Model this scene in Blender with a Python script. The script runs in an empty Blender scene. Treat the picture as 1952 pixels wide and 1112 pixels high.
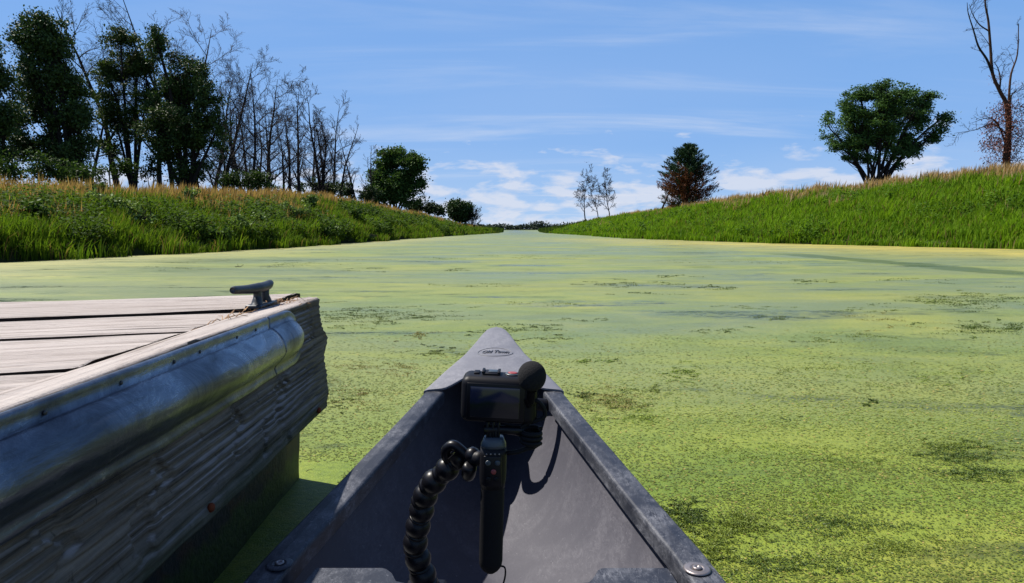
import bpy, bmesh, math, random
import numpy as np
from mathutils import Vector, Matrix, noise as mnoise

scene = bpy.context.scene
C = scene.collection
R = math.radians

# ------------------------------------------------------------------ camera
CAM_H = 0.72
FPX = 1301.0                      # focal length in photo pixels (1952 wide)
PITCH = math.atan(119.0 / FPX)
cam_data = bpy.data.cameras.new("camera")
cam_data.sensor_width = 36.0
cam_data.lens = 36.0 * FPX / 1952.0
cam_data.clip_start = 0.05
cam_data.clip_end = 6000.0
cam = bpy.data.objects.new("camera", cam_data)
cam.location = (0, 0, CAM_H)
cam.rotation_euler = (math.pi / 2 - PITCH, 0, 0)
C.objects.link(cam)
scene.camera = cam

# ------------------------------------------------------------------ sun, sky, exposure
SUN_EL = R(54.0)
SUN_TURN = R(25.0)                 # how far ahead of due left the sun stands
sun_vec = Vector((-math.cos(SUN_EL) * math.cos(SUN_TURN), math.cos(SUN_EL) * math.sin(SUN_TURN), math.sin(SUN_EL)))
sd = bpy.data.lights.new("sun", 'SUN')
sd.energy = 5.0
sd.angle = R(0.5)
sd.color = (1.0, 0.94, 0.84)
sun = bpy.data.objects.new("sun", sd)
sun.rotation_euler = sun_vec.to_track_quat('Z', 'Y').to_euler()
sun.location = (-20, 4, 30)
C.objects.link(sun)

world = bpy.data.worlds.new("World")
scene.world = world
world.use_nodes = True
scene.view_settings.view_transform = 'Standard'
scene.view_settings.look = 'None'
scene.view_settings.exposure = 0.98
scene.view_settings.gamma = 1.0
scene.view_settings.use_curve_mapping = False
scene.render.engine = 'CYCLES'
scene.cycles.use_denoising = True
scene.cycles.max_bounces = 6
scene.cycles.transparent_max_bounces = 6
scene.cycles.sample_clamp_indirect = 4.0


class NT:
    """small helper round a node tree"""
    def __init__(self, tree):
        self.t = tree
        self.n = tree.nodes
        self.l = tree.links

    def node(self, typ, **kw):
        nd = self.n.new(typ)
        for k, v in kw.items():
            if k.startswith('i_'):
                key = k[2:]
                key = int(key) if key.isdigit() else key.replace('_', ' ')
                nd.inputs[key].default_value = v
            else:
                setattr(nd, k, v)
        return nd

    def link(self, a, b):
        self.l.new(a, b)

    def math(self, op, a, b=None, c=None, clamp=False):
        nd = self.n.new('ShaderNodeMath')
        nd.operation = op
        nd.use_clamp = clamp
        for i, v in enumerate((a, b, c)):
            if v is None:
                continue
            if isinstance(v, (int, float)):
                nd.inputs[i].default_value = v
            else:
                self.l.new(v, nd.inputs[i])
        return nd.outputs[0]

    def ramp(self, fac, stops, interp='LINEAR'):
        nd = self.n.new('ShaderNodeValToRGB')
        cr = nd.color_ramp
        cr.interpolation = interp
        while len(cr.elements) < len(stops):
            cr.elements.new(0.5)
        for e, (p, c) in zip(cr.elements, stops):
            e.position = p
            e.color = c if len(c) == 4 else (*c, 1)
        self.l.new(fac, nd.inputs[0])
        return nd.outputs[0]

    def mix(self, fac, a, b, blend='MIX'):
        nd = self.n.new('ShaderNodeMix')
        nd.data_type = 'RGBA'
        nd.blend_type = blend
        nd.clamp_factor = True
        for s, v in ((nd.inputs[0], fac), (nd.inputs[6], a), (nd.inputs[7], b)):
            if isinstance(v, (int, float)):
                s.default_value = v
            elif isinstance(v, tuple):
                s.default_value = v if len(v) == 4 else (*v, 1)
            else:
                self.l.new(v, s)
        return nd.outputs[2]

    def noise(self, vec, scale, detail=4.0, rough=0.55, dist=0.0):
        nd = self.node('ShaderNodeTexNoise')
        nd.inputs['Scale'].default_value = scale
        nd.inputs['Detail'].default_value = detail
        nd.inputs['Roughness'].default_value = rough
        nd.inputs['Distortion'].default_value = dist
        if vec is not None:
            self.l.new(vec, nd.inputs['Vector'])
        return nd.outputs[0]

    def mapping(self, vec, scale=(1, 1, 1), rot=(0, 0, 0), loc=(0, 0, 0)):
        nd = self.node('ShaderNodeMapping')
        nd.inputs['Scale'].default_value = scale
        nd.inputs['Rotation'].default_value = rot
        nd.inputs['Location'].default_value = loc
        self.l.new(vec, nd.inputs['Vector'])
        return nd.outputs[0]


def build_world():
    w = NT(world.node_tree)
    w.n.clear()
    out = w.node('ShaderNodeOutputWorld')
    bg = w.node('ShaderNodeBackground')
    bg.inputs['Strength'].default_value = 0.05
    sky = w.node('ShaderNodeTexSky')
    sky.sky_type = 'NISHITA'
    sky.sun_disc = False
    sky.sun_elevation = SUN_EL
    sky.sun_rotation = math.atan2(sun_vec.x, sun_vec.y)
    sky.air_density = 1.0
    sky.dust_density = 0.6
    sky.ozone_density = 2.2
    tc = w.node('ShaderNodeTexCoord')
    sep = w.node('ShaderNodeSeparateXYZ')
    w.link(tc.outputs['Generated'], sep.inputs[0])
    x, y, z = sep.outputs
    # high thin cirrus: the view ray projected on a flat layer
    zc = w.math('MAXIMUM', w.math('ADD', z, 0.09), 0.03)
    px = w.math('DIVIDE', x, zc)
    py = w.math('DIVIDE', y, zc)
    comb = w.node('ShaderNodeCombineXYZ')
    w.link(px, comb.inputs[0]); w.link(py, comb.inputs[1])
    cv = w.mapping(comb.outputs[0], scale=(0.55, 2.1, 1), rot=(0, 0, R(-17)), loc=(1.3, 0.55, 0))
    c1 = w.noise(cv, 0.85, 7, 0.58, 0.6)
    c2 = w.noise(w.mapping(comb.outputs[0], scale=(0.35, 0.5, 1), loc=(4.2, 0.4, 0)), 0.8, 3, 0.5, 0.3)
    cir = w.math('MULTIPLY', w.ramp(c1, [(0.47, (0, 0, 0)), (0.78, (1, 1, 1))], 'EASE'),
                 w.ramp(c2, [(0.38, (0, 0, 0)), (0.62, (1, 1, 1))]))
    cir = w.math('MULTIPLY', cir, 0.55)
    # veil that whitens part of the sky
    veil = w.math('MULTIPLY', w.ramp(w.noise(w.mapping(comb.outputs[0], scale=(0.3, 0.3, 1), loc=(0.3, 2.1, 0)), 0.9, 3, 0.5), [(0.35, (0, 0, 0)), (0.8, (1, 1, 1))]), 0.22)
    # low cumulus round the horizon
    az = w.math('ARCTAN2', x, y)
    cu = w.node('ShaderNodeCombineXYZ')
    w.link(w.math('MULTIPLY', az, 13.0), cu.inputs[0])
    w.link(w.math('MULTIPLY', z, 42.0), cu.inputs[1])
    cun = w.noise(w.mapping(cu.outputs[0], loc=(3.1, 0.2, 0)), 1.15, 7, 0.55, 0.25)
    band = w.ramp(z, [(0.0, (0.46, 0.46, 0.46)), (0.03, (0.50, 0.50, 0.50)), (0.065, (0.48, 0.48, 0.48)), (0.10, (0.34, 0.34, 0.34)), (0.15, (0.20, 0.20, 0.20)), (0.2, (0.0, 0.0, 0.0))])
    cum = w.math('SUBTRACT', w.math('ADD', cun, band), 0.90)
    cum = w.math('MULTIPLY', w.math('MULTIPLY', cum, 7.0, clamp=True), 0.66)
    # soft grey undersides in the cumulus
    cun2 = w.noise(w.mapping(cu.outputs[0], loc=(3.1, 0.55, 0)), 1.15, 7, 0.55, 0.25)
    shade = w.math('MULTIPLY', w.math('SUBTRACT', cun2, cun), 3.0, clamp=True)
    ccol = w.mix(shade, (8.0, 8.1, 8.8, 1), (5.3, 6.0, 7.6, 1))
    skyc = w.mix(1.0, sky.outputs[0], (0.62, 0.72, 1.00, 1), 'MULTIPLY')
    low = w.ramp(z, [(0.0, (0.9, 0.9, 0.9)), (0.35, (0.72, 0.72, 0.72)), (0.8, (0, 0, 0))])
    skyc = w.mix(low, skyc, (1.62, 4.15, 9.0, 1))
    haze = w.ramp(z, [(0.0, (0.75, 0.75, 0.75)), (0.05, (0.50, 0.50, 0.50)), (0.12, (0.22, 0.22, 0.22)), (0.3, (0.05, 0.05, 0.05)), (0.5, (0, 0, 0))])
    skyc = w.mix(haze, skyc, (5.3, 7.1, 9.3, 1))
    skyc = w.mix(veil, skyc, (5.6, 6.6, 8.8, 1))
    skyc = w.mix(cir, skyc, (7.2, 7.8, 9.0, 1))
    skyc = w.mix(cum, skyc, ccol)
    w.link(skyc, bg.inputs['Color'])
    w.link(bg.outputs[0], out.inputs[0])


build_world()

# ------------------------------------------------------------------ helpers
rng = np.random.default_rng(11)
rnd = random.Random(5)


def ray(px, py):
    dx = (px - 976.0) / FPX
    dy = (556.0 - py) / FPX
    cp, sp = math.cos(PITCH), math.sin(PITCH)
    return Vector((dx, cp + dy * sp, -sp + dy * cp))


def at(px, py, y):
    """the point at distance y ahead that lies in the direction of a photo pixel"""
    d = ray(px, py)
    return Vector((0, 0, CAM_H)) + d * (y / d.y)


def on_z(px, py, z):
    d = ray(px, py)
    return Vector((0, 0, CAM_H)) + d * ((z - CAM_H) / d.z)


def _hash(ix, iy, seed):
    h = (ix.astype(np.int64) * 374761393 + iy.astype(np.int64) * 668265263 + seed * 1442695041) & 0x7fffffff
    h = (h ^ (h >> 13)) * 1274126177 & 0x7fffffff
    h = (h ^ (h >> 16)) & 0x7fffffff
    return h / float(0x7fffffff)


def vnoise(x, y, seed=0):
    x = np.asarray(x, float); y = np.asarray(y, float)
    ix = np.floor(x); iy = np.floor(y)
    fx = x - ix; fy = y - iy
    fx = fx * fx * (3 - 2 * fx); fy = fy * fy * (3 - 2 * fy)
    ix = ix.astype(np.int64); iy = iy.astype(np.int64)
    a = _hash(ix, iy, seed); b = _hash(ix + 1, iy, seed)
    c = _hash(ix, iy + 1, seed); d = _hash(ix + 1, iy + 1, seed)
    return (a * (1 - fx) + b * fx) * (1 - fy) + (c * (1 - fx) + d * fx) * fy


def fbm(x, y, seed=0, oct=4, gain=0.5):
    s = 0; a = 1; t = 0
    for k in range(oct):
        s = s + a * vnoise(np.asarray(x) * 2 ** k, np.asarray(y) * 2 ** k, seed + k * 17)
        t += a; a *= gain
    return s / t


def link(ob, parent=None):
    C.objects.link(ob)
    if parent is not None:
        ob.parent = parent
    return ob


def tag(ob, label=None, cat=None, group=None, kind=None):
    if label: ob["label"] = label
    if cat: ob["category"] = cat
    if group: ob["group"] = group
    if kind: ob["kind"] = kind
    return ob


def empty(name, loc=(0, 0, 0), rz=0.0):
    e = bpy.data.objects.new(name, None)
    e.location = loc
    e.rotation_euler = (0, 0, rz)
    e.empty_display_size = 0.1
    return link(e)


def mesh_obj(name, verts, faces, mat, parent=None, smooth=False, cols=None):
    """faces: list of tuples, or an int array of triangles / quads"""
    me = bpy.data.meshes.new(name)
    if isinstance(faces, np.ndarray):
        verts = np.ascontiguousarray(verts, dtype=np.float32)
        nf, k = faces.shape
        me.vertices.add(len(verts))
        me.vertices.foreach_set("co", verts.ravel())
        me.loops.add(nf * k)
        me.loops.foreach_set("vertex_index", np.ascontiguousarray(faces, dtype=np.int32).ravel())
        me.polygons.add(nf)
        me.polygons.foreach_set("loop_start", np.arange(nf, dtype=np.int32) * k)
        me.update(calc_edges=True)
    else:
        me.from_pydata([tuple(v) for v in verts], [], faces)
    if smooth:
        me.polygons.foreach_set("use_smooth", np.ones(len(me.polygons), dtype=bool))
    if cols is not None:
        ca = me.color_attributes.new("Col", 'FLOAT_COLOR', 'POINT')
        c4 = np.ones((len(me.vertices), 4), dtype=np.float32)
        c4[:, :3] = cols
        ca.data.foreach_set("color", c4.ravel())
    if mat is not None:
        me.materials.append(mat)
    me.validate()
    me.update()
    return link(bpy.data.objects.new(name, me), parent)


def bm_obj(name, bm, mat, parent=None, smooth=False):
    me = bpy.data.meshes.new(name)
    bmesh.ops.recalc_face_normals(bm, faces=bm.faces)
    bm.to_mesh(me); bm.free()
    if smooth:
        for p in me.polygons: p.use_smooth = True
    me.materials.append(mat)
    return link(bpy.data.objects.new(name, me), parent)


class Tubes:
    """collects tapered tubes into one vertex / quad array"""
    def __init__(self):
        self.v = []; self.f = []; self.n = 0

    def add(self, pts, radii, k=5, cap=True):
        pts = np.asarray(pts, float)
        n = len(pts)
        tang = np.empty_like(pts)
        tang[1:-1] = pts[2:] - pts[:-2]
        tang[0] = pts[1] - pts[0]; tang[-1] = pts[-1] - pts[-2]
        tang /= np.linalg.norm(tang, axis=1)[:, None] + 1e-9
        ref = np.array((0.31, 0.87, 0.38)) if abs(tang[0] @ np.array((0.31, 0.87, 0.38))) < 0.9 else np.array((1.0, 0, 0))
        u = np.cross(tang, ref); u /= np.linalg.norm(u, axis=1)[:, None] + 1e-9
        w = np.cross(tang, u)
        a = np.arange(k) * 2 * math.pi / k
        r = np.asarray(radii, float)[:, None, None]
        ring = pts[:, None, :] + r * (np.cos(a)[None, :, None] * u[:, None, :] + np.sin(a)[None, :, None] * w[:, None, :])
        self.v.append(ring.reshape(-1, 3))
        i = np.arange(n - 1)[:, None] * k; j = np.arange(k)[None, :]
        j2 = (j + 1) % k
        q = np.stack([i + j, i + j2, i + k + j2, i + k + j], axis=-1).reshape(-1, 4) + self.n
        self.f.append(q)
        self.n += n * k
        if cap:
            for end, rr in ((0, pts[0]), (n - 1, pts[-1])):
                c = self.n
                self.v.append(np.array([rr])); self.n += 1
                b = c - 1 - (0 if True else 0)
                base = self.n - 1 - n * k - (0 if end == 0 else 1) + end * k
                jj = np.arange(k)
                a1 = base + jj; a2 = base + (jj + 1) % k
                self.f.append(np.stack([a1, a2, np.full(k, c), np.full(k, c)], axis=-1))

    def build(self, name, mat, parent=None, smooth=True):
        v = np.concatenate(self.v); f = np.concatenate(self.f)
        tri = f[:, 2] == f[:, 3]
        if tri.any():
            t = np.concatenate([f[~tri][:, [0, 1, 2]], f[~tri][:, [0, 2, 3]], f[tri][:, :3]])
            return mesh_obj(name, v, t, mat, parent, smooth)
        return mesh_obj(name, v, f, mat, parent, smooth)


def tube_obj(name, pts, radii, mat, parent=None, k=10):
    t = Tubes(); t.add(pts, radii, k)
    return t.build(name, mat, parent)


def smooth_path(pts, n=8):
    """Catmull-Rom through the points"""
    P = [np.array(p, float) for p in pts]
    P = [2 * P[0] - P[1]] + P + [2 * P[-1] - P[-2]]
    out = []
    for i in range(1, len(P) - 2):
        for j in range(n):
            t = j / n
            a, b, c, d = P[i - 1], P[i], P[i + 1], P[i + 2]
            out.append(0.5 * ((2 * b) + (c - a) * t + (2 * a - 5 * b + 4 * c - d) * t * t + (3 * b - a - 3 * c + d) * t ** 3))
    out.append(P[-2])
    return np.array(out)


def lathe(name, prof, mat, parent=None, k=24, loc=(0, 0, 0), axis=None):
    """prof: (radius, height) pairs spun about z, then turned so z points along axis"""
    vs = []; fs = []
    for (r, h) in prof:
        for j in range(k):
            a = 2 * math.pi * j / k
            vs.append(Vector((r * math.cos(a), r * math.sin(a), h)))
    m = len(prof)
    for i in range(m - 1):
        for j in range(k):
            fs.append((i * k + j, i * k + (j + 1) % k, (i + 1) * k + (j + 1) % k, (i + 1) * k + j))
    fs.append(tuple(range(k))[::-1]); fs.append(tuple(range((m - 1) * k, m * k)))
    if axis is not None:
        q = Vector(axis).normalized().to_track_quat('Z', 'Y')
        vs = [q @ v for v in vs]
    L = Vector(loc)
    o = mesh_obj(name, [v + L for v in vs], fs, mat, parent, True)
    return o


def rounded_box(name, size, bev, mat, parent=None, loc=(0, 0, 0), rot=(0, 0, 0), seg=4):
    bm = bmesh.new()
    bmesh.ops.create_cube(bm, size=1.0)
    bmesh.ops.scale(bm, vec=size, verts=bm.verts)
    if bev > 0:
        bmesh.ops.bevel(bm, geom=list(bm.edges), offset=bev, segments=seg, profile=0.5, affect='EDGES')
    bmesh.ops.rotate(bm, cent=(0, 0, 0), matrix=Matrix.Rotation(rot[2], 3, 'Z') @ Matrix.Rotation(rot[1], 3, 'Y') @ Matrix.Rotation(rot[0], 3, 'X'), verts=bm.verts)
    bmesh.ops.translate(bm, vec=loc, verts=bm.verts)
    return bm_obj(name, bm, mat, parent, True)


# ------------------------------------------------------------------ materials
ALB = 0.57                        # common scale of the measured surface colours


def new_mat(name):
    m = bpy.data.materials.new(name)
    m.use_nodes = True
    t = NT(m.node_tree)
    b = t.n['Principled BSDF']
    return m, t, b


def set_in(b, **kw):
    for k, v in kw.items():
        b.inputs[k.replace('_', ' ')].default_value = v


def bump(t, b, h, strength=0.3, dist=0.01, prev=None):
    nd = t.node('ShaderNodeBump')
    nd.inputs['Strength'].default_value = strength
    nd.inputs['Distance'].default_value = dist
    t.link(h, nd.inputs['Height'])
    if prev is not None:
        t.link(prev, nd.inputs['Normal'])
    t.link(nd.outputs[0], b.inputs['Normal'])
    return nd.outputs[0]


def mat_leaf(name, trans=0.25, rough=0.5, spec=0.35):
    """foliage coloured by each leaf's own colour"""
    m, t, b = new_mat(name)
    vc = t.node('ShaderNodeVertexColor', layer_name="Col")
    own = t.mix(1.0, vc.outputs[0], (ALB, ALB, ALB, 1), 'MULTIPLY')
    set_in(b, Roughness=rough)
    b.inputs['Specular IOR Level'].default_value = spec
    t.link(own, b.inputs['Base Color'])
    tr = t.node('ShaderNodeBsdfTranslucent')
    t.link(t.mix(1.0, own, (1.25, 1.25, 0.7, 1), 'MULTIPLY'), tr.inputs['Color'])
    mx = t.node('ShaderNodeMixShader')
    mx.inputs[0].default_value = trans
    out = t.n['Material Output']
    t.link(b.outputs[0], mx.inputs[1]); t.link(tr.outputs[0], mx.inputs[2])
    t.link(mx.outputs[0], out.inputs[0])
    return m


def mat_bark(name, c1, c2):
    m, t, b = new_mat(name)
    tc = t.node('ShaderNodeTexCoord')
    n = t.noise(t.mapping(tc.outputs['Object'], scale=(6, 6, 1.5)), 3.0, 5, 0.6)
    t.link(t.ramp(n, [(0.3, c1), (0.7, c2)]), b.inputs['Base Color'])
    set_in(b, Roughness=0.9)
    b.inputs['Specular IOR Level'].default_value = 0.15
    bump(t, b, n, 0.5, 0.02)
    return m


def mat_water():
    m, t, b = new_mat("duckweed_water")
    tc = t.node('ShaderNodeTexCoord')
    P = tc.outputs['Object']
    sep = t.node('ShaderNodeSeparateXYZ'); t.link(P, sep.inputs[0])
    X, Y, _ = sep.outputs
    # large drifts of colour
    big = t.noise(t.mapping(P, scale=(0.20, 0.42, 1), loc=(3, 1, 0)), 1.0, 5, 0.6, 0.5)
    mid = t.noise(t.mapping(P, scale=(0.9, 1.7, 1), rot=(0, 0, R(14)), loc=(7, 4, 0)), 1.0, 7, 0.62, 0.9)
    fine = t.noise(t.mapping(P, scale=(1, 1.25, 1)), 38.0, 7, 0.74)
    grain = t.noise(P, 260.0, 3, 0.7)
    green = t.ramp(mid, [(0.28, (0.085, 0.150, 0.016)), (0.42, (0.160, 0.250, 0.025)), (0.58, (0.245, 0.325, 0.034)), (0.75, (0.35, 0.375, 0.060))])
    olive = t.ramp(mid, [(0.28, (0.150, 0.205, 0.070)), (0.45, (0.225, 0.290, 0.092)), (0.6, (0.290, 0.335, 0.100)), (0.75, (0.40, 0.40, 0.112))])
    # farther out the mat is paler and less saturated
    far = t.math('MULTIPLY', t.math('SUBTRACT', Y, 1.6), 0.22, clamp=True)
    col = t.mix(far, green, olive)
    drift = t.ramp(big, [(0.40, (0, 0, 0)), (0.66, (1, 1, 1))])
    col = t.mix(t.math('MULTIPLY', drift, 0.45), col, (0.36, 0.36, 0.095))
    # yellow-brown mat that the wind has pushed against the right shore
    rs = t.math('ADD', t.math('MULTIPLY', Y, 0.36), X)
    edge_r = t.math('MULTIPLY', t.math('MULTIPLY', t.math('SUBTRACT', rs, 14.5), 0.13, clamp=True), t.math('MULTIPLY', t.math('SUBTRACT', 62.0, Y), 0.035, clamp=True))
    edge_r = t.math('MULTIPLY', edge_r, t.math('ADD', t.math('MULTIPLY', mid, 1.1), 0.15, clamp=True))
    col = t.mix(t.math('MULTIPLY', edge_r, 0.95), col, (0.58, 0.47, 0.115))
    ls = t.math('SUBTRACT', t.math('MULTIPLY', X, -1.0), t.math('MULTIPLY', t.math('SUBTRACT', 30.0, Y), 0.10))  # left shore: pale glancing sheen painted into the colour
    sheen_l = t.math('MULTIPLY', t.math('MULTIPLY', t.math('SUBTRACT', ls, 4.2), 0.25, clamp=True), t.math('MULTIPLY', t.math('SUBTRACT', 75.0, Y), 0.03, clamp=True))
    sheen_l = t.math('MULTIPLY', sheen_l, t.math('ADD', t.math('MULTIPLY', mid, 1.0), 0.15, clamp=True))
    col = t.mix(t.math('MULTIPLY', sheen_l, 0.9), col, (0.52, 0.47, 0.21))
    # speckle of single plants
    sp = t.ramp(fine, [(0.28, (0.50, 0.55, 0.48)), (0.46, (0.92, 0.94, 0.90)), (0.68, (1.32, 1.25, 1.15))])
    col = t.mix(1.0, col, sp, 'MULTIPLY')
    gr = t.ramp(grain, [(0.32, (0.55, 0.58, 0.55)), (0.52, (1, 1, 1)), (0.7, (1.4, 1.32, 1.25))])
    col = t.mix(0.75, col, t.mix(1.0, col, gr, 'MULTIPLY'))
    # rafts of dark weed just under the surface
    dk = t.noise(t.mapping(P, scale=(0.42, 1.0, 1), rot=(0, 0, R(-6)), loc=(2.2, 9.1, 0)), 1.25, 8, 0.66, 0.8)
    dk2 = t.noise(t.mapping(P, scale=(1.0, 2.4, 1), rot=(0, 0, R(5))), 5.0, 6, 0.7, 0.6)
    darkm = t.math('MULTIPLY', t.ramp(dk, [(0.56, (0, 0, 0)), (0.66, (1, 1, 1))]), t.ramp(dk2, [(0.42, (0, 0, 0)), (0.55, (1, 1, 1))]))
    col = t.mix(t.math('MULTIPLY', darkm, 0.85), col, (0.035, 0.062, 0.014))
    # tree shadow painted into the colour, a streak far out on the wide side
    streak_c = t.math('ADD', t.math('MULTIPLY', t.math('SUBTRACT', Y, 11.3), -0.02), 8.2)
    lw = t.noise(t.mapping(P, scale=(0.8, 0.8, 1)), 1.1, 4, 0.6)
    streak_d = t.math('ABSOLUTE', t.math('SUBTRACT', t.math('SUBTRACT', X, streak_c), t.math('MULTIPLY', t.math('SUBTRACT', lw, 0.5), 1.2)))
    shade_streak = t.math('MULTIPLY', t.math('SUBTRACT', 0.55, streak_d), 6.0, clamp=True)
    shade_streak = t.math('MULTIPLY', shade_streak, t.math('MULTIPLY', t.math('MULTIPLY', t.math('SUBTRACT', Y, 10.0), 1.0, clamp=True), t.math('MULTIPLY', t.math('SUBTRACT', 21.5, Y), 0.4, clamp=True)))
        # open water gaps
    op = t.noise(t.mapping(P, scale=(0.33, 1.15, 1), rot=(0, 0, R(4)), loc=(11.3, 3.7, 0)), 1.0, 7, 0.62, 0.6)
    op2 = t.noise(t.mapping(P, scale=(1.0, 2.0, 1)), 8.0, 6, 0.7)
    openm = t.math('MULTIPLY', t.ramp(op, [(0.57, (0, 0, 0)), (0.66, (1, 1, 1))]), t.ramp(op2, [(0.38, (0, 0, 0)), (0.58, (1, 1, 1))]))
    # the mat thins out where the channel runs on to the lake
    lake = t.math('MULTIPLY', t.math('SUBTRACT', Y, 45.0), 0.010, clamp=True)
    lake = t.math('MULTIPLY', lake, t.math('SUBTRACT', 1.0, t.math('MULTIPLY', t.math('ABSOLUTE', t.math('SUBTRACT', X, 1.5)), 0.16), clamp=True))
    openm = t.math('MAXIMUM', t.math('MULTIPLY', openm, 0.8), t.math('MULTIPLY', lake, 0.38, clamp=True))
    fl = t.noise(t.mapping(P, scale=(0.16, 0.42, 1), rot=(0, 0, R(7)), loc=(5.3, 6.1, 0)), 1.0, 6, 0.62, 0.7)
    film = t.math('MULTIPLY', t.ramp(fl, [(0.42, (0, 0, 0)), (0.56, (1, 1, 1))]), t.math('MULTIPLY', t.math('SUBTRACT', Y, 2.0), 0.5, clamp=True))
    film = t.math('MULTIPLY', film, t.math('SUBTRACT', 1.0, t.math('MAXIMUM', edge_r, sheen_l)))
    film = t.math('MULTIPLY', film, t.ramp(op2, [(0.25, (0.6, 0.6, 0.6)), (0.5, (1, 1, 1))]))
    col = t.mix(t.math('MULTIPLY', film, 0.68), col, (0.175, 0.225, 0.125))
    col = t.mix(openm, col, (0.020, 0.030, 0.020))
    col = t.mix(t.math('MULTIPLY', shade_streak, 0.8), col, (0.085, 0.125, 0.030))
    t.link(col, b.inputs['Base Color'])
    rough = t.math('SUBTRACT', 0.62, t.math('MULTIPLY', openm, 0.50))
    rough = t.math('SUBTRACT', rough, t.math('MULTIPLY', t.ramp(big, [(0.35, (1, 1, 1)), (0.6, (0, 0, 0))]), 0.14))
    rough = t.math('SUBTRACT', rough, t.math('MULTIPLY', film, 0.14))
    t.link(rough, b.inputs['Roughness'])
    b.inputs['IOR'].default_value = 1.33
    b.inputs['Specular IOR Level'].default_value = 0.38
    h = t.math('ADD', t.math('MULTIPLY', fine, 1.0), t.math('MULTIPLY', grain, 0.5))
    h = t.math('MULTIPLY', h, t.math('SUBTRACT', 1.0, t.math('MULTIPLY', openm, 0.92)))
    bump(t, b, h, 0.55, 0.012)
    return m


def mat_ground(name, c1, c2):
    m, t, b = new_mat(name)
    tc = t.node('ShaderNodeTexCoord')
    n = t.noise(tc.outputs['Object'], 1.7, 6, 0.65)
    t.link(t.ramp(n, [(0.3, c1), (0.7, c2)]), b.inputs['Base Color'])
    set_in(b, Roughness=0.95)
    b.inputs['Specular IOR Level'].default_value = 0.1
    bump(t, b, n, 0.8, 0.1)
    return m


def mat_wood_deck(name, light, dark, crack, axis_scale):
    """weathered plank; axis_scale stretches the grain"""
    m, t, b = new_mat(name)
    tc = t.node('ShaderNodeTexCoord')
    oi = t.node('ShaderNodeObjectInfo')
    P = tc.outputs['Object']
    off = t.node('ShaderNodeVectorMath', operation='ADD')
    t.link(P, off.inputs[0])
    cmb = t.node('ShaderNodeCombineXYZ')
    for i in range(3):
        t.link(t.math('MULTIPLY', oi.outputs['Random'], 7.0 + i * 3), cmb.inputs[i])
    t.link(cmb.outputs[0], off.inputs[1])
    Q = off.outputs[0]
    g = t.noise(t.mapping(Q, scale=axis_scale), 26.0, 8, 0.70, 1.6)
    broad = t.noise(t.mapping(Q, scale=tuple(s * 0.25 for s in axis_scale)), 8.0, 4, 0.55, 0.8)
    col = t.ramp(g, [(0.30, dark), (0.41, tuple(0.4 * a_ + 0.6 * b_ for a_, b_ in zip(dark, light))), (0.50, light), (0.72, tuple(min(1, c * 1.15) for c in light))])
    col = t.mix(t.math('MULTIPLY', t.ramp(broad, [(0.35, (1, 1, 1)), (0.6, (0, 0, 0))]), 0.22), col, dark)
    cr = t.noise(t.mapping(Q, scale=tuple(s * (0.6 if s < 1 else 2.0) for s in axis_scale)), 17.0, 5, 0.6, 0.4)
    crm = t.ramp(cr, [(0.30, (1, 1, 1)), (0.335, (0, 0, 0))])
    col = t.mix(t.math('MULTIPLY', crm, 0.9), col, crack)
    # knots: rings squeezed across the grain
    kv = t.node('ShaderNodeTexVoronoi'); kv.feature = 'F1'
    t.link(t.mapping(Q, scale=(2.2, 5.5, 1.0)), kv.inputs['Vector']); kv.inputs['Scale'].default_value = 1.0
    kd = kv.outputs['Distance']
    knot = t.ramp(kd, [(0.05, (1, 1, 1)), (0.15, (0, 0, 0))])
    rings = t.math('SINE', t.math('MULTIPLY', kd, 150.0))
    col = t.mix(t.math('MULTIPLY', knot, t.math('ADD', 0.55, t.math('MULTIPLY', rings, 0.25))), col, (0.10, 0.07, 0.05, 1))
    t.link(col, b.inputs['Base Color'])
    set_in(b, Roughness=0.82)
    b.inputs['Specular IOR Level'].default_value = 0.2
    h = t.math('SUBTRACT', g, t.math('MULTIPLY', crm, 0.8))
    bump(t, b, h, 0.9, 0.008)
    return m


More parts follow.
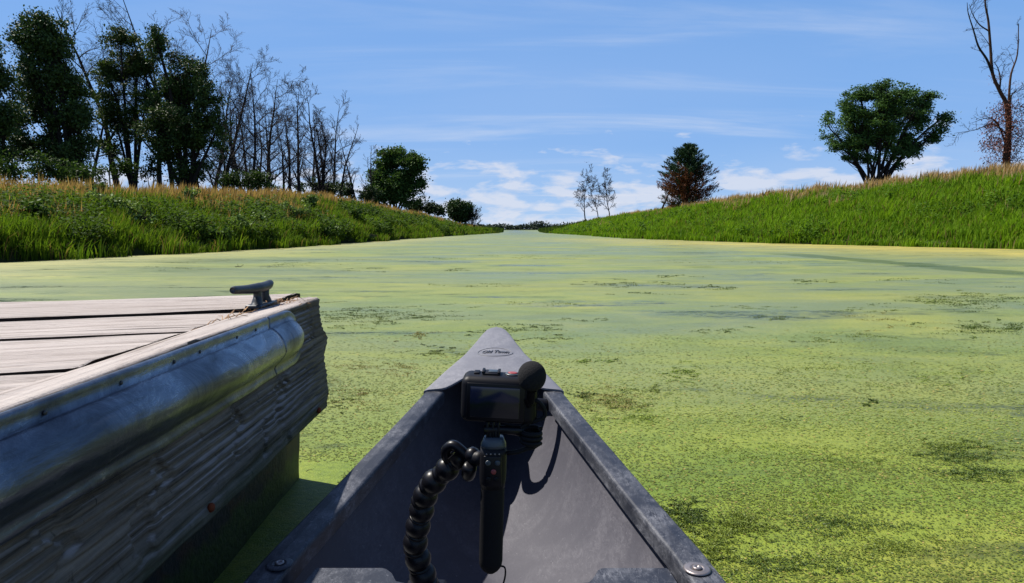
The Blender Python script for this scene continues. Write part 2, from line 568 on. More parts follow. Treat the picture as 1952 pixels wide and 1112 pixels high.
def mat_beam():
    m, t, b = new_mat("old_beam_timber")
    tc = t.node('ShaderNodeTexCoord')
    P = tc.outputs['Object']
    geo = t.node('ShaderNodeNewGeometry')
    sepn = t.node('ShaderNodeSeparateXYZ'); t.link(geo.outputs['Normal'], sepn.inputs[0])
    sep = t.node('ShaderNodeSeparateXYZ'); t.link(P, sep.inputs[0])
    g = t.noise(t.mapping(P, scale=(2.2, 0.13, 3)), 24.0, 8, 0.7, 0.35)
    cross = t.noise(t.mapping(P, scale=(1, 2.6, 0.8)), 22.0, 5, 0.65, 0.5)
    broad = t.noise(P, 4.0, 4, 0.6)
    col = t.ramp(g, [(0.31, (0.026, 0.020, 0.015)), (0.45, (0.185, 0.152, 0.118)), (0.70, (0.44, 0.375, 0.30))])
    col = t.mix(t.ramp(cross, [(0.28, (0.85, 0.85, 0.85)), (0.38, (0, 0, 0))]), col, (0.03, 0.024, 0.018))
    col = t.mix(t.math('MULTIPLY', t.ramp(broad, [(0.4, (0, 0, 0)), (0.65, (1, 1, 1))]), 0.5), col, (0.13, 0.108, 0.085))
    topg = t.ramp(t.noise(t.mapping(P, scale=(1.6, 0.1, 1.6)), 22.0, 8, 0.7, 1.0), [(0.30, (0.22, 0.18, 0.155)), (0.46, (0.54, 0.48, 0.455)), (0.72, (0.62, 0.565, 0.54))])
    col = t.mix(t.math('MULTIPLY', t.math('SUBTRACT', sepn.outputs[2], 0.55), 4.0, clamp=True), col, topg)
    # green film along the wet lower edge
    low = t.math('MULTIPLY', t.math('SUBTRACT', 0.265, sep.outputs[2]), 14.0, clamp=True)
    low = t.math('MULTIPLY', low, t.ramp(broad, [(0.3, (0.2, 0.2, 0.2)), (0.6, (1, 1, 1))]))
    col = t.mix(low, col, (0.050, 0.075, 0.014))
    t.link(col, b.inputs['Base Color'])
    set_in(b, Roughness=0.88)
    b.inputs['Specular IOR Level'].default_value = 0.2
    h = t.math('ADD', g, t.math('MULTIPLY', cross, 0.7))
    bump(t, b, h, 0.8, 0.008)
    return m


def mat_float():
    m, t, b = new_mat("mossy_steel")
    tc = t.node('ShaderNodeTexCoord')
    P = tc.outputs['Object']
    sep = t.node('ShaderNodeSeparateXYZ'); t.link(P, sep.inputs[0])
    n = t.noise(P, 9.0, 6, 0.65, 0.4)
    n2 = t.noise(P, 60.0, 4, 0.7)
    col = t.ramp(n, [(0.3, (0.020, 0.020, 0.022)), (0.5, (0.045, 0.040, 0.034)), (0.68, (0.12, 0.045, 0.018))])
    low = t.math('MULTIPLY', t.math('SUBTRACT', t.math('ADD', 0.02, t.math('MULTIPLY', n, 0.16)), sep.outputs[2]), 30.0, clamp=True)
    col = t.mix(low, col, t.ramp(n2, [(0.3, (0.03, 0.055, 0.008)), (0.7, (0.09, 0.15, 0.02))]))
    t.link(col, b.inputs['Base Color'])
    set_in(b, Roughness=0.75)
    bump(t, b, t.math('ADD', n, n2), 0.7, 0.008)
    return m


def mat_metal():
    m, t, b = new_mat("galvanised_bumper")
    tc = t.node('ShaderNodeTexCoord')
    P = tc.outputs['Object']
    n = t.noise(t.mapping(P, scale=(1, 0.7, 1)), 9.0, 6, 0.65, 0.6)
    st = t.noise(t.mapping(P, scale=(1, 0.10, 1)), 70.0, 6, 0.7, 0.3)
    sc = t.noise(t.mapping(P, scale=(1, 0.35, 1), rot=(R(25), 0, R(8))), 38.0, 4, 0.55, 2.6)
    scr = t.ramp(sc, [(0.485, (0, 0, 0)), (0.5, (1, 1, 1)), (0.515, (0, 0, 0))])
    col = t.ramp(n, [(0.3, (0.085, 0.10, 0.13)), (0.5, (0.20, 0.23, 0.285)), (0.7, (0.40, 0.44, 0.51))])
    col = t.mix(t.ramp(st, [(0.30, (0.75, 0.75, 0.75)), (0.45, (0, 0, 0))]), col, (0.10, 0.10, 0.10))
    col = t.mix(t.math('MULTIPLY', scr, t.ramp(n, [(0.45, (0, 0, 0)), (0.62, (0.7, 0.7, 0.7))])), col, (0.75, 0.77, 0.79))
    sep = t.node('ShaderNodeSeparateXYZ'); t.link(P, sep.inputs[0])
    low_band = t.math('MULTIPLY', t.math('SUBTRACT', 1.0, t.math('MULTIPLY', t.math('ABSOLUTE', t.math('SUBTRACT', sep.outputs[2], 0.414)), 60.0), clamp=True), t.ramp(n, [(0.35, (0.4, 0.4, 0.4)), (0.6, (1, 1, 1))]))
    col = t.mix(low_band, col, (0.035, 0.036, 0.020))  # dark, less metallic band along the lower edge of the bulge
    t.link(col, b.inputs['Base Color'])
    t.link(t.math('SUBTRACT', 0.85, t.math('MULTIPLY', low_band, 0.8)), b.inputs['Metallic'])
    t.link(t.ramp(n, [(0.3, (0.42, 0.42, 0.42)), (0.7, (0.22, 0.22, 0.22))]), b.inputs['Roughness'])
    bump(t, b, t.math('ADD', n, t.math('MULTIPLY', st, 0.3)), 0.5, 0.008)
    return m


def mat_plastic(name, base, scuff, amount, rough=0.5, scale=1.0, specks=True, spec=0.35):
    m, t, b = new_mat(name)
    tc = t.node('ShaderNodeTexCoord')
    P = t.mapping(tc.outputs['Object'], scale=(scale, scale, scale))
    n = t.noise(P, 7.0, 6, 0.65, 0.7)
    f = t.noise(t.mapping(P, scale=(1, 0.5, 1)), 95.0, 5, 0.72, 0.6)
    sc = t.noise(t.mapping(P, scale=(1.4, 0.5, 1.2), rot=(0.2, 0.3, R(24))), 24.0, 5, 0.6, 3.2)
    scr = t.ramp(sc, [(0.488, (0, 0, 0)), (0.5, (1, 1, 1)), (0.512, (0, 0, 0))])
    zone = t.ramp(n, [(0.42, (0, 0, 0)), (0.66, (1, 1, 1))])
    col = t.mix(t.math('MULTIPLY', t.math('MULTIPLY', zone, t.ramp(f, [(0.35, (0, 0, 0)), (0.75, (1, 1, 1))])), amount), base, scuff)
    ft = t.noise(t.mapping(P, scale=(3.0, 0.35, 2.0), rot=(0, 0, R(-12))), 60.0, 3, 0.5, 0.8)
    col = t.mix(t.math('MULTIPLY', t.math('MULTIPLY', t.ramp(ft, [(0.66, (0, 0, 0)), (0.72, (1, 1, 1))]), zone), amount * 0.8), col, scuff)
    col = t.mix(t.math('MULTIPLY', t.math('MULTIPLY', scr, t.ramp(n, [(0.40, (0.15, 0.15, 0.15)), (0.62, (1, 1, 1))])), amount), col, scuff)
    if specks:
        v = t.noise(P, 150.0, 2, 0.5)
        col = t.mix(t.math('MULTIPLY', t.ramp(v, [(0.70, (0, 0, 0)), (0.76, (1, 1, 1))]), 0.6), col, scuff)
    t.link(col, b.inputs['Base Color'])
    t.link(t.math('ADD', rough, t.math('MULTIPLY', n, 0.15)), b.inputs['Roughness'])
    b.inputs['Specular IOR Level'].default_value = spec
    bump(t, b, t.math('ADD', f, n), 0.12, 0.003)
    return m


def mat_simple(name, col, rough=0.5, metal=0.0, spec=0.5, bscale=None, bstr=0.2, bdist=0.001, emit=None):
    m, t, b = new_mat(name)
    tc = t.node('ShaderNodeTexCoord')
    n = t.noise(tc.outputs['Object'], bscale or 120.0, 4, 0.6)
    t.link(t.mix(n, tuple(c * 0.8 for c in col), tuple(min(1, c * 1.2) for c in col)), b.inputs['Base Color'])
    set_in(b, Roughness=rough, Metallic=metal)
    b.inputs['Specular IOR Level'].default_value = spec
    bump(t, b, n, bstr, bdist)
    if emit:
        b.inputs['Emission Color'].default_value = (*emit[0], 1)
        b.inputs['Emission Strength'].default_value = emit[1]
    return m


M = {}
M['water'] = mat_water()
M['earth'] = mat_ground("bank_earth", (0.020, 0.026, 0.010), (0.045, 0.060, 0.016))
M['field'] = mat_ground("far_marsh", (0.045, 0.075, 0.018), (0.10, 0.13, 0.035))
M['leaf'] = mat_leaf("leaf", 0.26, 0.6, 0.10)
M['leaf_dense'] = mat_leaf("leaf_dense", 0.12, 0.6, 0.2)
M['grass'] = mat_leaf("grass_blade", 0.42, 0.7, 0.08)
M['weed'] = mat_leaf("duckweed_frond", 0.10, 0.5, 0.2)
M['needle'] = mat_leaf("needle", 0.08, 0.7, 0.15)
M['bark'] = mat_bark("bark", (0.018, 0.015, 0.013), (0.055, 0.046, 0.040))
M['dead_bark'] = mat_bark("dead_bark", (0.016, 0.014, 0.015), (0.052, 0.044, 0.042))
M['brown_bark'] = mat_bark("brown_bark", (0.055, 0.030, 0.020), (0.12, 0.07, 0.05))
M['deck'] = mat_wood_deck("weathered_plank", (0.56, 0.50, 0.475), (0.20, 0.155, 0.13), (0.03, 0.022, 0.018), (0.10, 1.6, 1.6))
M['beam'] = mat_beam()
M['gap_face'] = mat_simple("dirt_and_gap_shade", (0.022, 0.017, 0.014), 0.95, 0.0, 0.1, 80, 0.8, 0.004)
M['float'] = mat_float()
M['metal'] = mat_metal()
M['cleat'] = mat_simple("painted_iron", (0.055, 0.062, 0.075), 0.45, 0.5, 0.5, 90, 0.5, 0.002)
M['rivet'] = mat_simple("dull_rivet", (0.06, 0.06, 0.065), 0.5, 0.7, 0.5)
M['rust'] = mat_simple("rust", (0.16, 0.035, 0.012), 0.9, 0.0, 0.2)
M['straw'] = mat_leaf("dry_straw", 0.1, 0.8, 0.1)
M['hull_in'] = mat_plastic("hull_inside", (0.100, 0.099, 0.124, 1), (0.27, 0.265, 0.30, 1), 0.45, 0.52, 1.0, True, 0.2)
M['hull_out'] = mat_plastic("hull_outside", (0.012, 0.03, 0.02, 1), (0.1, 0.12, 0.1, 1), 0.3, 0.45)
M['gunwale'] = mat_plastic("gunwale_vinyl", (0.024, 0.028, 0.042, 1), (0.27, 0.28, 0.32, 1), 0.9, 0.42)
M['deckplate'] = mat_plastic("deck_plate_plastic", (0.185, 0.188, 0.222, 1), (0.40, 0.40, 0.44, 1), 0.7, 0.50)
M['emblem'] = mat_plastic("emblem_plastic", (0.15, 0.158, 0.19, 1), (0.32, 0.33, 0.37, 1), 0.5, 0.45)
M['washer'] = mat_simple("worn_washer", (0.40, 0.36, 0.36), 0.4, 0.7, 0.5)
M['black'] = mat_simple("black_plastic", (0.004, 0.004, 0.006), 0.5, 0.0, 0.18, 300, 0.15, 0.0005)
M['gloss'] = mat_simple("glossy_black_plastic", (0.003, 0.003, 0.005), 0.36, 0.0, 0.22, 60, 0.05, 0.0005)
M['rubber'] = mat_simple("black_rubber", (0.006, 0.006, 0.007), 0.7, 0.0, 0.15, 500, 0.4, 0.0006)
M['foam'] = mat_simple("black_foam", (0.016, 0.016, 0.017), 0.95, 0.0, 0.1, 700, 1.0, 0.0015)
M['red'] = mat_simple("red_button", (0.20, 0.03, 0.03), 0.5)
M['bluegrey'] = mat_simple("collar_plastic", (0.03, 0.042, 0.055), 0.4)


def mat_screen():
    m, t, b = new_mat("camera_screen")
    tc = t.node('ShaderNodeTexCoord')
    sep = t.node('ShaderNodeSeparateXYZ'); t.link(tc.outputs['Generated'], sep.inputs[0])
    n = t.noise(tc.outputs['Generated'], 4.0, 3, 0.6)
    hgt = t.math('ADD', sep.outputs[2], t.math('MULTIPLY', t.math('SUBTRACT', n, 0.5), 0.25))
    pic = t.ramp(hgt, [(0.25, (0.004, 0.006, 0.010)), (0.45, (0.004, 0.010, 0.004)), (0.55, (0.006, 0.012, 0.045)), (1.0, (0.008, 0.014, 0.07))])
    set_in(b, Roughness=0.12)
    b.inputs['Base Color'].default_value = (0.004, 0.004, 0.006, 1)
    t.link(pic, b.inputs['Emission Color'])
    b.inputs['Emission Strength'].default_value = 0.10
    return m


M['screen'] = mat_screen()


def scale_albedo(names, k):
    for nm in names:
        t = NT(M[nm].node_tree)
        b = t.n['Principled BSDF']
        src = b.inputs['Base Color'].links[0].from_socket
        t.link(t.mix(1.0, src, (k, k, k, 1), 'MULTIPLY'), b.inputs['Base Color'])


scale_albedo(('water',), 1.07)
scale_albedo(('hull_in',), 0.9)
scale_albedo(('water', 'earth', 'field', 'deck', 'beam', 'float', 'bark', 'dead_bark', 'brown_bark', 'hull_in', 'hull_out', 'gunwale', 'deckplate', 'emblem', 'metal', 'cleat', 'washer'), ALB)

# ------------------------------------------------------------------ terrain: canal edges and banks
LE = np.array([(-60, -26), (0, -13.6), (14.87, -10.98), (24.65, -9.02), (37.5, -7.95), (62.4, -7.0), (89, -5.2), (117, -3.2), (160, -2.6), (230, -4.0), (330, -30.0), (500, -200.0)], float)
RE = np.array([(-60, 44), (0, 31.0), (12, 25.0), (24.65, 18.2), (33.5, 13.5), (52, 8.95), (85, 8.1), (117, 6.66), (160, 7.2), (230, 9.5), (330, 40.0), (500, 220.0)], float)
HL = np.array([(-60, 1.2), (18, 1.30), (26, 1.55), (45, 2.30), (80, 1.90), (100, 1.15), (130, 0.45), (200, 0.15), (500, 0.1)], float)
HR = np.array([(-60, 3.0), (30, 2.85), (39, 2.7), (57, 2.45), (94, 2.25), (150, 1.35), (190, 0.5), (240, 0.2), (500, 0.1)], float)
WL, WR = 4.8, 8.0


def xl(y): return np.interp(y, LE[:, 0], LE[:, 1])
def xr(y): return np.interp(y, RE[:, 0], RE[:, 1])


def sstep(t):
    t = np.clip(t, 0, 1)
    return t * t * (3 - 2 * t)


def bank_height(s, y, H, W, seed, foot=0.12):
    """ground height at distance s back from the water's edge"""
    s = np.asarray(s, float); y = np.asarray(y, float)
    up = foot + (H - foot) * (0.55 * np.clip(s / W, 0, 1) + 0.45 * sstep(s / W))
    back = H - (H - np.minimum(H, 0.55)) * sstep((s - W - 2.0) / 14.0)
    z = np.where(s < W, up, back)
    z = z + np.where(s > 0.4, 0.22 * (fbm(s * 0.35, y * 0.22, seed) - 0.5), 0)
    z = np.where(s < 0.35, -0.45 + (0.45 + foot) * sstep((s + 0.15) / 0.5) ** 2, z)
    return z


def zl(x, y):
    return bank_height(xl(y) - np.asarray(x), y, np.interp(y, HL[:, 0], HL[:, 1]), WL, 3, 0.20)


def zr(x, y):
    return bank_height(np.asarray(x) - xr(y), y, np.interp(y, HR[:, 0], HR[:, 1]), WR, 9)


def build_bank(name, side):
    ys = np.concatenate([np.arange(-60, 8, 4.0), np.arange(8, 130, 0.7), np.arange(130, 240, 3.0), np.arange(240, 341, 10.0)])
    ss = np.concatenate([np.arange(-0.9, 0.7, 0.1), np.arange(0.8, 12, 0.4), np.arange(12, 40, 2.5), np.array([45, 60, 90, 150, 300, 700.0])])
    Y, S = np.meshgrid(ys, ss, indexing='ij')
    wob = 0.9 * (fbm(Y * 0.9, S * 0, 21 + (side > 0)) - 0.5)
    if side < 0:
        X = xl(Y) - S + wob; Z = zl(xl(Y) - S, Y)
    else:
        X = xr(Y) + S + wob; Z = zr(xr(Y) + S, Y)
    v = np.stack([X, Y, Z], -1).reshape(-1, 3)
    n, m = Y.shape
    i = np.arange(n - 1)[:, None] * m + np.arange(m - 1)[None, :]
    q = np.stack([i, i + m, i + m + 1, i + 1], -1).reshape(-1, 4)
    if side > 0:
        pass
    else:
        q = q[:, ::-1]
    return tag(mesh_obj(name, v, q, M['earth'], None, True), kind="structure")


build_bank("terrain_left_bank", -1)
build_bank("terrain_right_bank", 1)
# the ground beyond the lake runs on to the horizon
fs = [(-4000, 640, 0.35), (-700, 560, 0.3), (-150, 470, 0.3), (40, 455, 0.3), (260, 480, 0.3), (800, 560, 0.3), (4000, 640, 0.35), (4000, 5200, 0.6), (-4000, 5200, 0.6)]
tag(mesh_obj("ground", fs, [tuple(range(len(fs)))], M['field']), kind="structure")

# ------------------------------------------------------------------ grass on the banks
def make_grass(side, n, seed):
    g = np.random.default_rng(seed)
    k = int(n * 2.6)
    # distance along the canal, denser near the eye
    u = g.random(k)
    y0, y1 = (12.5, 150.0) if side < 0 else (20.0, 215.0)
    a = -0.55
    y = (y0 ** a + u * (y1 ** a - y0 ** a)) ** (1 / a)
    W = WL if side < 0 else WR
    s = g.random(k) ** 0.9 * (W + 4.2) + (0.26 if side < 0 else 0.05)
    x = xl(y) - s if side < 0 else xr(y) + s
    x = x + 0.9 * (fbm(y * 0.9, y * 0, 21 + (side > 0)) - 0.5)
    keep = (np.abs(x / y) < 0.86)
    x, y, s = x[keep][:n], y[keep][:n], s[keep][:n]
    n = len(x)
    # tufts that stand out in the shallows
    tuft = (g.random(n) < 0.035)
    off = np.where(fbm(y * 0.8, y * 0 + 5, seed + 2, 3) > 0.5, -0.55, 0.0) * g.random(n)
    s = np.where(tuft, 0.25 + off, s)
    wobx = 0.9 * (fbm(y * 0.9, y * 0, 21 + (side > 0)) - 0.5)
    x = np.where(tuft, (xl(y) - s if side < 0 else xr(y) + s) + wobx, x)
    z = zl(x, y) if side < 0 else zr(x, y)
    z = np.maximum(z, 0.0)
    patch = fbm(x * 0.45, y * 0.30, seed + 5)
    patch2 = fbm(x * 1.3, y * 0.9, seed + 8)
    t = np.clip(s / W, 0, 1.2)
    # seed-head stems gather towards the crest and in drifts
    if side < 0:
        pt = np.clip((t - 0.74) * 2.4, 0, 0.50) + np.clip((patch - 0.56) * 3, 0, 0.3) * (t > 0.35)
    else:
        pt = np.clip((t - 0.90) * 4.5, 0, 0.72) + np.clip((patch - 0.62) * 2, 0, 0.12) * (t > 0.3)
    pt = pt * np.clip(fbm(x * 0.35 + 3, y * 0.35, seed + 12, 3) * 3.0 - 0.75, 0.12, 1.1)
    tan = g.random(n) < pt
    near = np.clip(y / 18.0, 0.7, 9)
    h = (0.36 + 0.40 * g.random(n)) * (0.45 + 1.1 * patch2)
    h = np.where(tan, h * 1.12 + 0.16, h)
    h = h * np.where(s < 0.6, 0.35 + 0.75 * fbm(y * 1.1, s * 0 + 3, seed + 3, 3), 1.0)
    w = (0.010 + 0.010 * g.random(n)) * near ** 0.72
    w = np.where(tan, w * 0.75, w)
    ang = g.random(n) * 2 * math.pi
    lean = h * (0.12 + 0.40 * g.random(n) ** 1.5)
    lean = np.where(tan, lean * 0.45, lean)
    dx = np.cos(ang) * lean + (0.08 if side < 0 else 0.10) * h
    dy = np.sin(ang) * lean
    face = g.random(n) * math.pi
    fx, fy = np.cos(face) * w, np.sin(face) * w
    B = np.stack([x, y, z - 0.05], -1)
    mid = B + np.stack([dx * 0.38, dy * 0.38, h * 0.62], -1)
    tip = B + np.stack([dx, dy, h - 0.30 * lean], -1)
    side_v = np.stack([fx, fy, np.zeros(n)], -1)
    wm = np.where(tan, 1.25, 0.8)[:, None]
    V = np.stack([B - side_v * 0.8, B + side_v * 0.8, mid + side_v * wm, mid - side_v * wm, tip], 1)
    base = np.arange(n)[:, None] * 5
    F = np.concatenate([base + np.array([[0, 1, 2]]), base + np.array([[0, 2, 3]]), base + np.array([[3, 2, 4]])])
    # colours of single blades
    r1 = g.random(n)[:, None]; r2 = g.random(n)[:, None]
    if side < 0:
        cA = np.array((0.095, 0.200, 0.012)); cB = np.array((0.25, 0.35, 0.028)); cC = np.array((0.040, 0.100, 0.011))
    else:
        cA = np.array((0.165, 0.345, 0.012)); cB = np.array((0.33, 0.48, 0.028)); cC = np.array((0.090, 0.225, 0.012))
    p3 = np.clip((patch2 - 0.35) * 2.5, 0, 1)[:, None]
    green = (cC * (1 - p3) + cA * p3) * (1 - r1 * 0.55) + cB * r1 * 0.55
    dry = (r2 < 0.07) * 1.0
    green = green * (1 - dry) + dry * np.array((0.20, 0.15, 0.06))
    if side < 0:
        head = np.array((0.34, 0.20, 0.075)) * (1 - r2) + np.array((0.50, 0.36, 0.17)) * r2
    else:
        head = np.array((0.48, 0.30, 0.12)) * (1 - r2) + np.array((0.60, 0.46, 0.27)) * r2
    tt = tan[:, None]
    cols = np.stack([green, green, np.where(tt, head, green), np.where(tt, head, green), np.where(tt, head, green * 1.15)], 1)
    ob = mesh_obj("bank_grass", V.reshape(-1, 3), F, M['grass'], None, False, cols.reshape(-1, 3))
    return ob


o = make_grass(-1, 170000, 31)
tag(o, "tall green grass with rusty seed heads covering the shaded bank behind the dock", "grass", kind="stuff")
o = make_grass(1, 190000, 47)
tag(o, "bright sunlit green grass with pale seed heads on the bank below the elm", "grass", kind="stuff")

# ------------------------------------------------------------------ broad leaved weeds among the grass
def make_weeds(side, n, seed):
    g = np.random.default_rng(seed)
    y0, y1 = (12.5, 90.0) if side < 0 else (20.0, 110.0)
    a = -0.6
    W = WL if side < 0 else WR
    k = n * 3
    y = (y0 ** a + g.random(k) * (y1 ** a - y0 ** a)) ** (1 / a)
    s = 0.2 + g.random(k) * (W - 0.2)
    x = xl(y) - s if side < 0 else xr(y) + s
    f = fbm(x * 0.55 + 9, y * 0.40 + 2, seed, 4)
    keep = (np.abs(x / y) < 0.84) & (f + 0.10 * g.random(k) > (0.60 if side < 0 else 0.64)) & (s < W * 0.8)
    x, y = x[keep][:n], y[keep][:n]
    m = 16
    n = len(x)
    z = np.maximum(0, zl(x, y) if side < 0 else zr(x, y))
    hgt = 0.35 + 0.55 * g.random(n)
    u = g.random((n, m))
    P = np.stack([x[:, None] + g.normal(size=(n, m)) * 0.10, y[:, None] + g.normal(size=(n, m)) * 0.10, z[:, None] + 0.08 + hgt[:, None] * u], -1)
    size = np.repeat((0.055 + 0.045 * g.random(n)) * np.clip(y / 20, 0.8, 3.0) ** 0.8, m)
    P = P.reshape(-1, 3)
    N = len(P)
    d = g.normal(size=(N, 3)) * np.array((1, 1, 0.35)); d /= np.linalg.norm(d, axis=1)[:, None]
    e = np.cross(d, g.normal(size=(N, 3)) * 0.45 + np.array((0, 0, 1.0))); e /= np.linalg.norm(e, axis=1)[:, None]
    L = size[:, None]
    V = np.stack([P - d * L * 0.6, P + e * L * 0.38, P + d * L * 0.6, P - e * L * 0.38], 1).reshape(-1, 3)
    i = np.arange(N)[:, None] * 4
    F = np.concatenate([i + np.array([[0, 1, 2]]), i + np.array([[0, 2, 3]])])
    tone = np.repeat(g.random(n), m)[:, None] * 0.7 + g.random(N)[:, None] * 0.3
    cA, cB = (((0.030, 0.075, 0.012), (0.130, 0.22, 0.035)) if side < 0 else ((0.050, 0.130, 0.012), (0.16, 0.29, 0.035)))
    c = np.array(cA) * (1 - tone) + np.array(cB) * tone
    return mesh_obj("bank_weeds", V, F, M['grass'], None, False, np.repeat(c, 4, axis=0))


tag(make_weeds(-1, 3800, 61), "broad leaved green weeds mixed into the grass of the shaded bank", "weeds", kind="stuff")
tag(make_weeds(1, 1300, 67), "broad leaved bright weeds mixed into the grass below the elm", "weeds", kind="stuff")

# ------------------------------------------------------------------ leaves and trees
def leaf_arrays(centers, size, g, colA, colB, droop=None, aspect=0.55, jitter=0.4):
    n = len(centers)
    d = g.normal(size=(n, 3))
    if droop is not None:
        d = d * 0.8 + np.array(droop)
    d /= np.linalg.norm(d, axis=1)[:, None] + 1e-9
    e = np.cross(d, g.normal(size=(n, 3)))
    e /= np.linalg.norm(e, axis=1)[:, None] + 1e-9
    nn = np.cross(d, e)
    L = size * (1 - jitter + 2 * jitter * g.random(n))[:, None]
    Wd = L * aspect
    a = centers - d * L * 0.5
    b_ = centers + e * Wd * 0.5 + nn * Wd * 0.18
    c_ = centers + d * L * 0.5
    dd = centers - e * Wd * 0.5 + nn * Wd * 0.18
    V = np.stack([a, b_, c_, dd], 1).reshape(-1, 3)
    i = np.arange(n)[:, None] * 4
    F = np.concatenate([i + np.array([[0, 1, 2]]), i + np.array([[0, 2, 3]])])
    r = g.random(n)[:, None]
    col = np.array(colA) * (1 - r) + np.array(colB) * r
    return V, F, np.repeat(col, 4, axis=0)


def rand_rot(d, ang, r):
    """d turned by ang about a random axis square to it"""
    ax = Vector((r.uniform(-1, 1), r.uniform(-1, 1), r.uniform(-1, 1)))
    ax = ax - d * ax.dot(d)
    if ax.length < 1e-4:
        ax = Vector((1, 0, 0))
    return (Matrix.Rotation(ang, 3, ax.normalized()) @ d).normalized()


def grow(tb, p, d, L, r0, level, maxlev, r, opt):
    """one limb and the limbs that leave it"""
    nseg = (7, 5, 4, 3, 2)[min(level, 4)]
    pts = [Vector(p)]; dirs = [d]
    cur = Vector(p); dd = d.copy()
    for i in range(nseg):
        j = opt['crook'] * (0.6 if level == 0 else 1.0)
        dd = (dd + Vector((r.gauss(0, j), r.gauss(0, j), r.gauss(0, j) + opt['up'] * (0.3 if level == 0 else 1.0)))).normalized()
        cur = cur + dd * (L / nseg)
        pts.append(cur.copy()); dirs.append(dd.copy())
    rmin = opt['rmin']
    rad = [max(rmin * 0.6, r0 * (1 - 0.86 * (i / nseg) ** (1.0 if level else 0.9))) for i in range(nseg + 1)]
    tb.add([tuple(q) for q in pts], rad, k=(7, 5, 4, 3, 3)[min(level, 4)], cap=False)
    if level >= maxlev:
        return
    nch = opt['n'][level]
    t0 = opt['t0'] if level == 0 else 0.18
    for c in range(nch):
        t = t0 + (1 - t0) * (c + r.random() * 0.9) / nch
        t = min(t, 0.98)
        f = t * nseg; i = min(int(f), nseg - 1); f -= i
        q = pts[i].lerp(pts[i + 1], f)
        ang = R(r.uniform(*opt['ang']))
        nd = rand_rot(dirs[i + 1], ang, r)
        if level == 0:
            nd = (nd + Vector((opt['lean'], 0, 0.12))).normalized()
        ln = L * r.uniform(0.38, 0.62) * (1.0 - 0.45 * t if level == 0 else 1.0 - 0.3 * t)
        ln *= opt['spread'] if level == 0 else 1.0
        rr = max(rmin, min(rad[i] * 0.62, r0 * 0.55 * (1 - 0.7 * t)))
        grow(tb, q, nd, ln, rr, level + 1, maxlev, r, opt)


def ground_z(x, y):
    if x < (xl(y) + xr(y)) / 2:
        return float(zl(x, y))
    return float(zr(x, y))


def dead_tree(px, py_top, d, label, seed, spread=1.0, stems=1, levels=5, n=(11, 6, 5, 3, 3), ang=(26, 60), r0=None, mat='dead_bark', up=0.06,
              crook=0.14, lean=0.0, base_py=None, group="bare trees behind the bank", t0=0.22, rmin=None, name="dead_tree"):
    r = random.Random(seed)
    b = at(px, 400, d)
    gz = ground_z(b.x, d) - 0.15
    top = at(px, py_top, d).z
    H = top - gz
    root = empty(name, (b.x, d, gz))
    tag(root, label, "tree", group)
    trunk = Tubes(); br = Tubes()
    px_m = d / FPX * 1.9               # one render pixel in metres there
    opt = dict(crook=crook, up=up, rmin=rmin or max(0.006, px_m * 0.135), n=n, ang=ang, t0=t0, lean=lean, spread=spread, tips=[])
    for sidx in range(stems):
        off = Vector((r.uniform(-0.25, 0.25) * (stems > 1), r.uniform(-0.3, 0.3) * (stems > 1), 0))
        tilt = r.uniform(-0.07, 0.07) + (0 if stems == 1 else r.uniform(-0.22, 0.22))
        d0 = Vector((tilt + lean * 0.3, r.uniform(-0.08, 0.08), 1)).normalized()
        hh = H * (1.0 if sidx == 0 else r.uniform(0.72, 0.96))
        rr = r0 or H * 0.017
        nseg = 9
        pts = [off.copy()]; dirs = [d0]
        dd = d0.copy(); cur = off.copy()
        for i in range(nseg):
            dd = (dd + Vector((r.gauss(0, crook * 0.65), r.gauss(0, crook * 0.65), 0.10))).normalized()
            cur = cur + dd * (hh / nseg)
            pts.append(cur.copy()); dirs.append(dd.copy())
        # bring the leader's tip to the height asked for
        k = hh / max(0.1, pts[-1].z)
        pts = [Vector((q.x, q.y, q.z * k)) for q in pts]
        rad = [max(opt['rmin'], rr * (1 - 0.93 * (i / nseg))) for i in range(nseg + 1)]
        rad[0] *= 1.3
        trunk.add([tuple(q) for q in pts], rad, k=8, cap=False)
        nch = n[0] + 3
        for c in range(nch):
            t = t0 + (0.97 - t0) * (c + r.random() * 0.8) / nch
            f = t * nseg; i = min(int(f), nseg - 1); f -= i
            q = pts[i].lerp(pts[i + 1], f)
            nd = rand_rot(dirs[i + 1], R(r.uniform(ang[0] + 6, ang[1] + 8)), r)
            ln = hh * r.uniform(0.24, 0.40) * (1.05 - 0.55 * t) * spread
            grow(br, q, nd, ln, max(opt['rmin'], rad[i] * 0.5), 1, levels - 1, r, opt)
    trunk.build("trunk", M[mat], root)
    br.build("branches", M[mat], root)
    return root


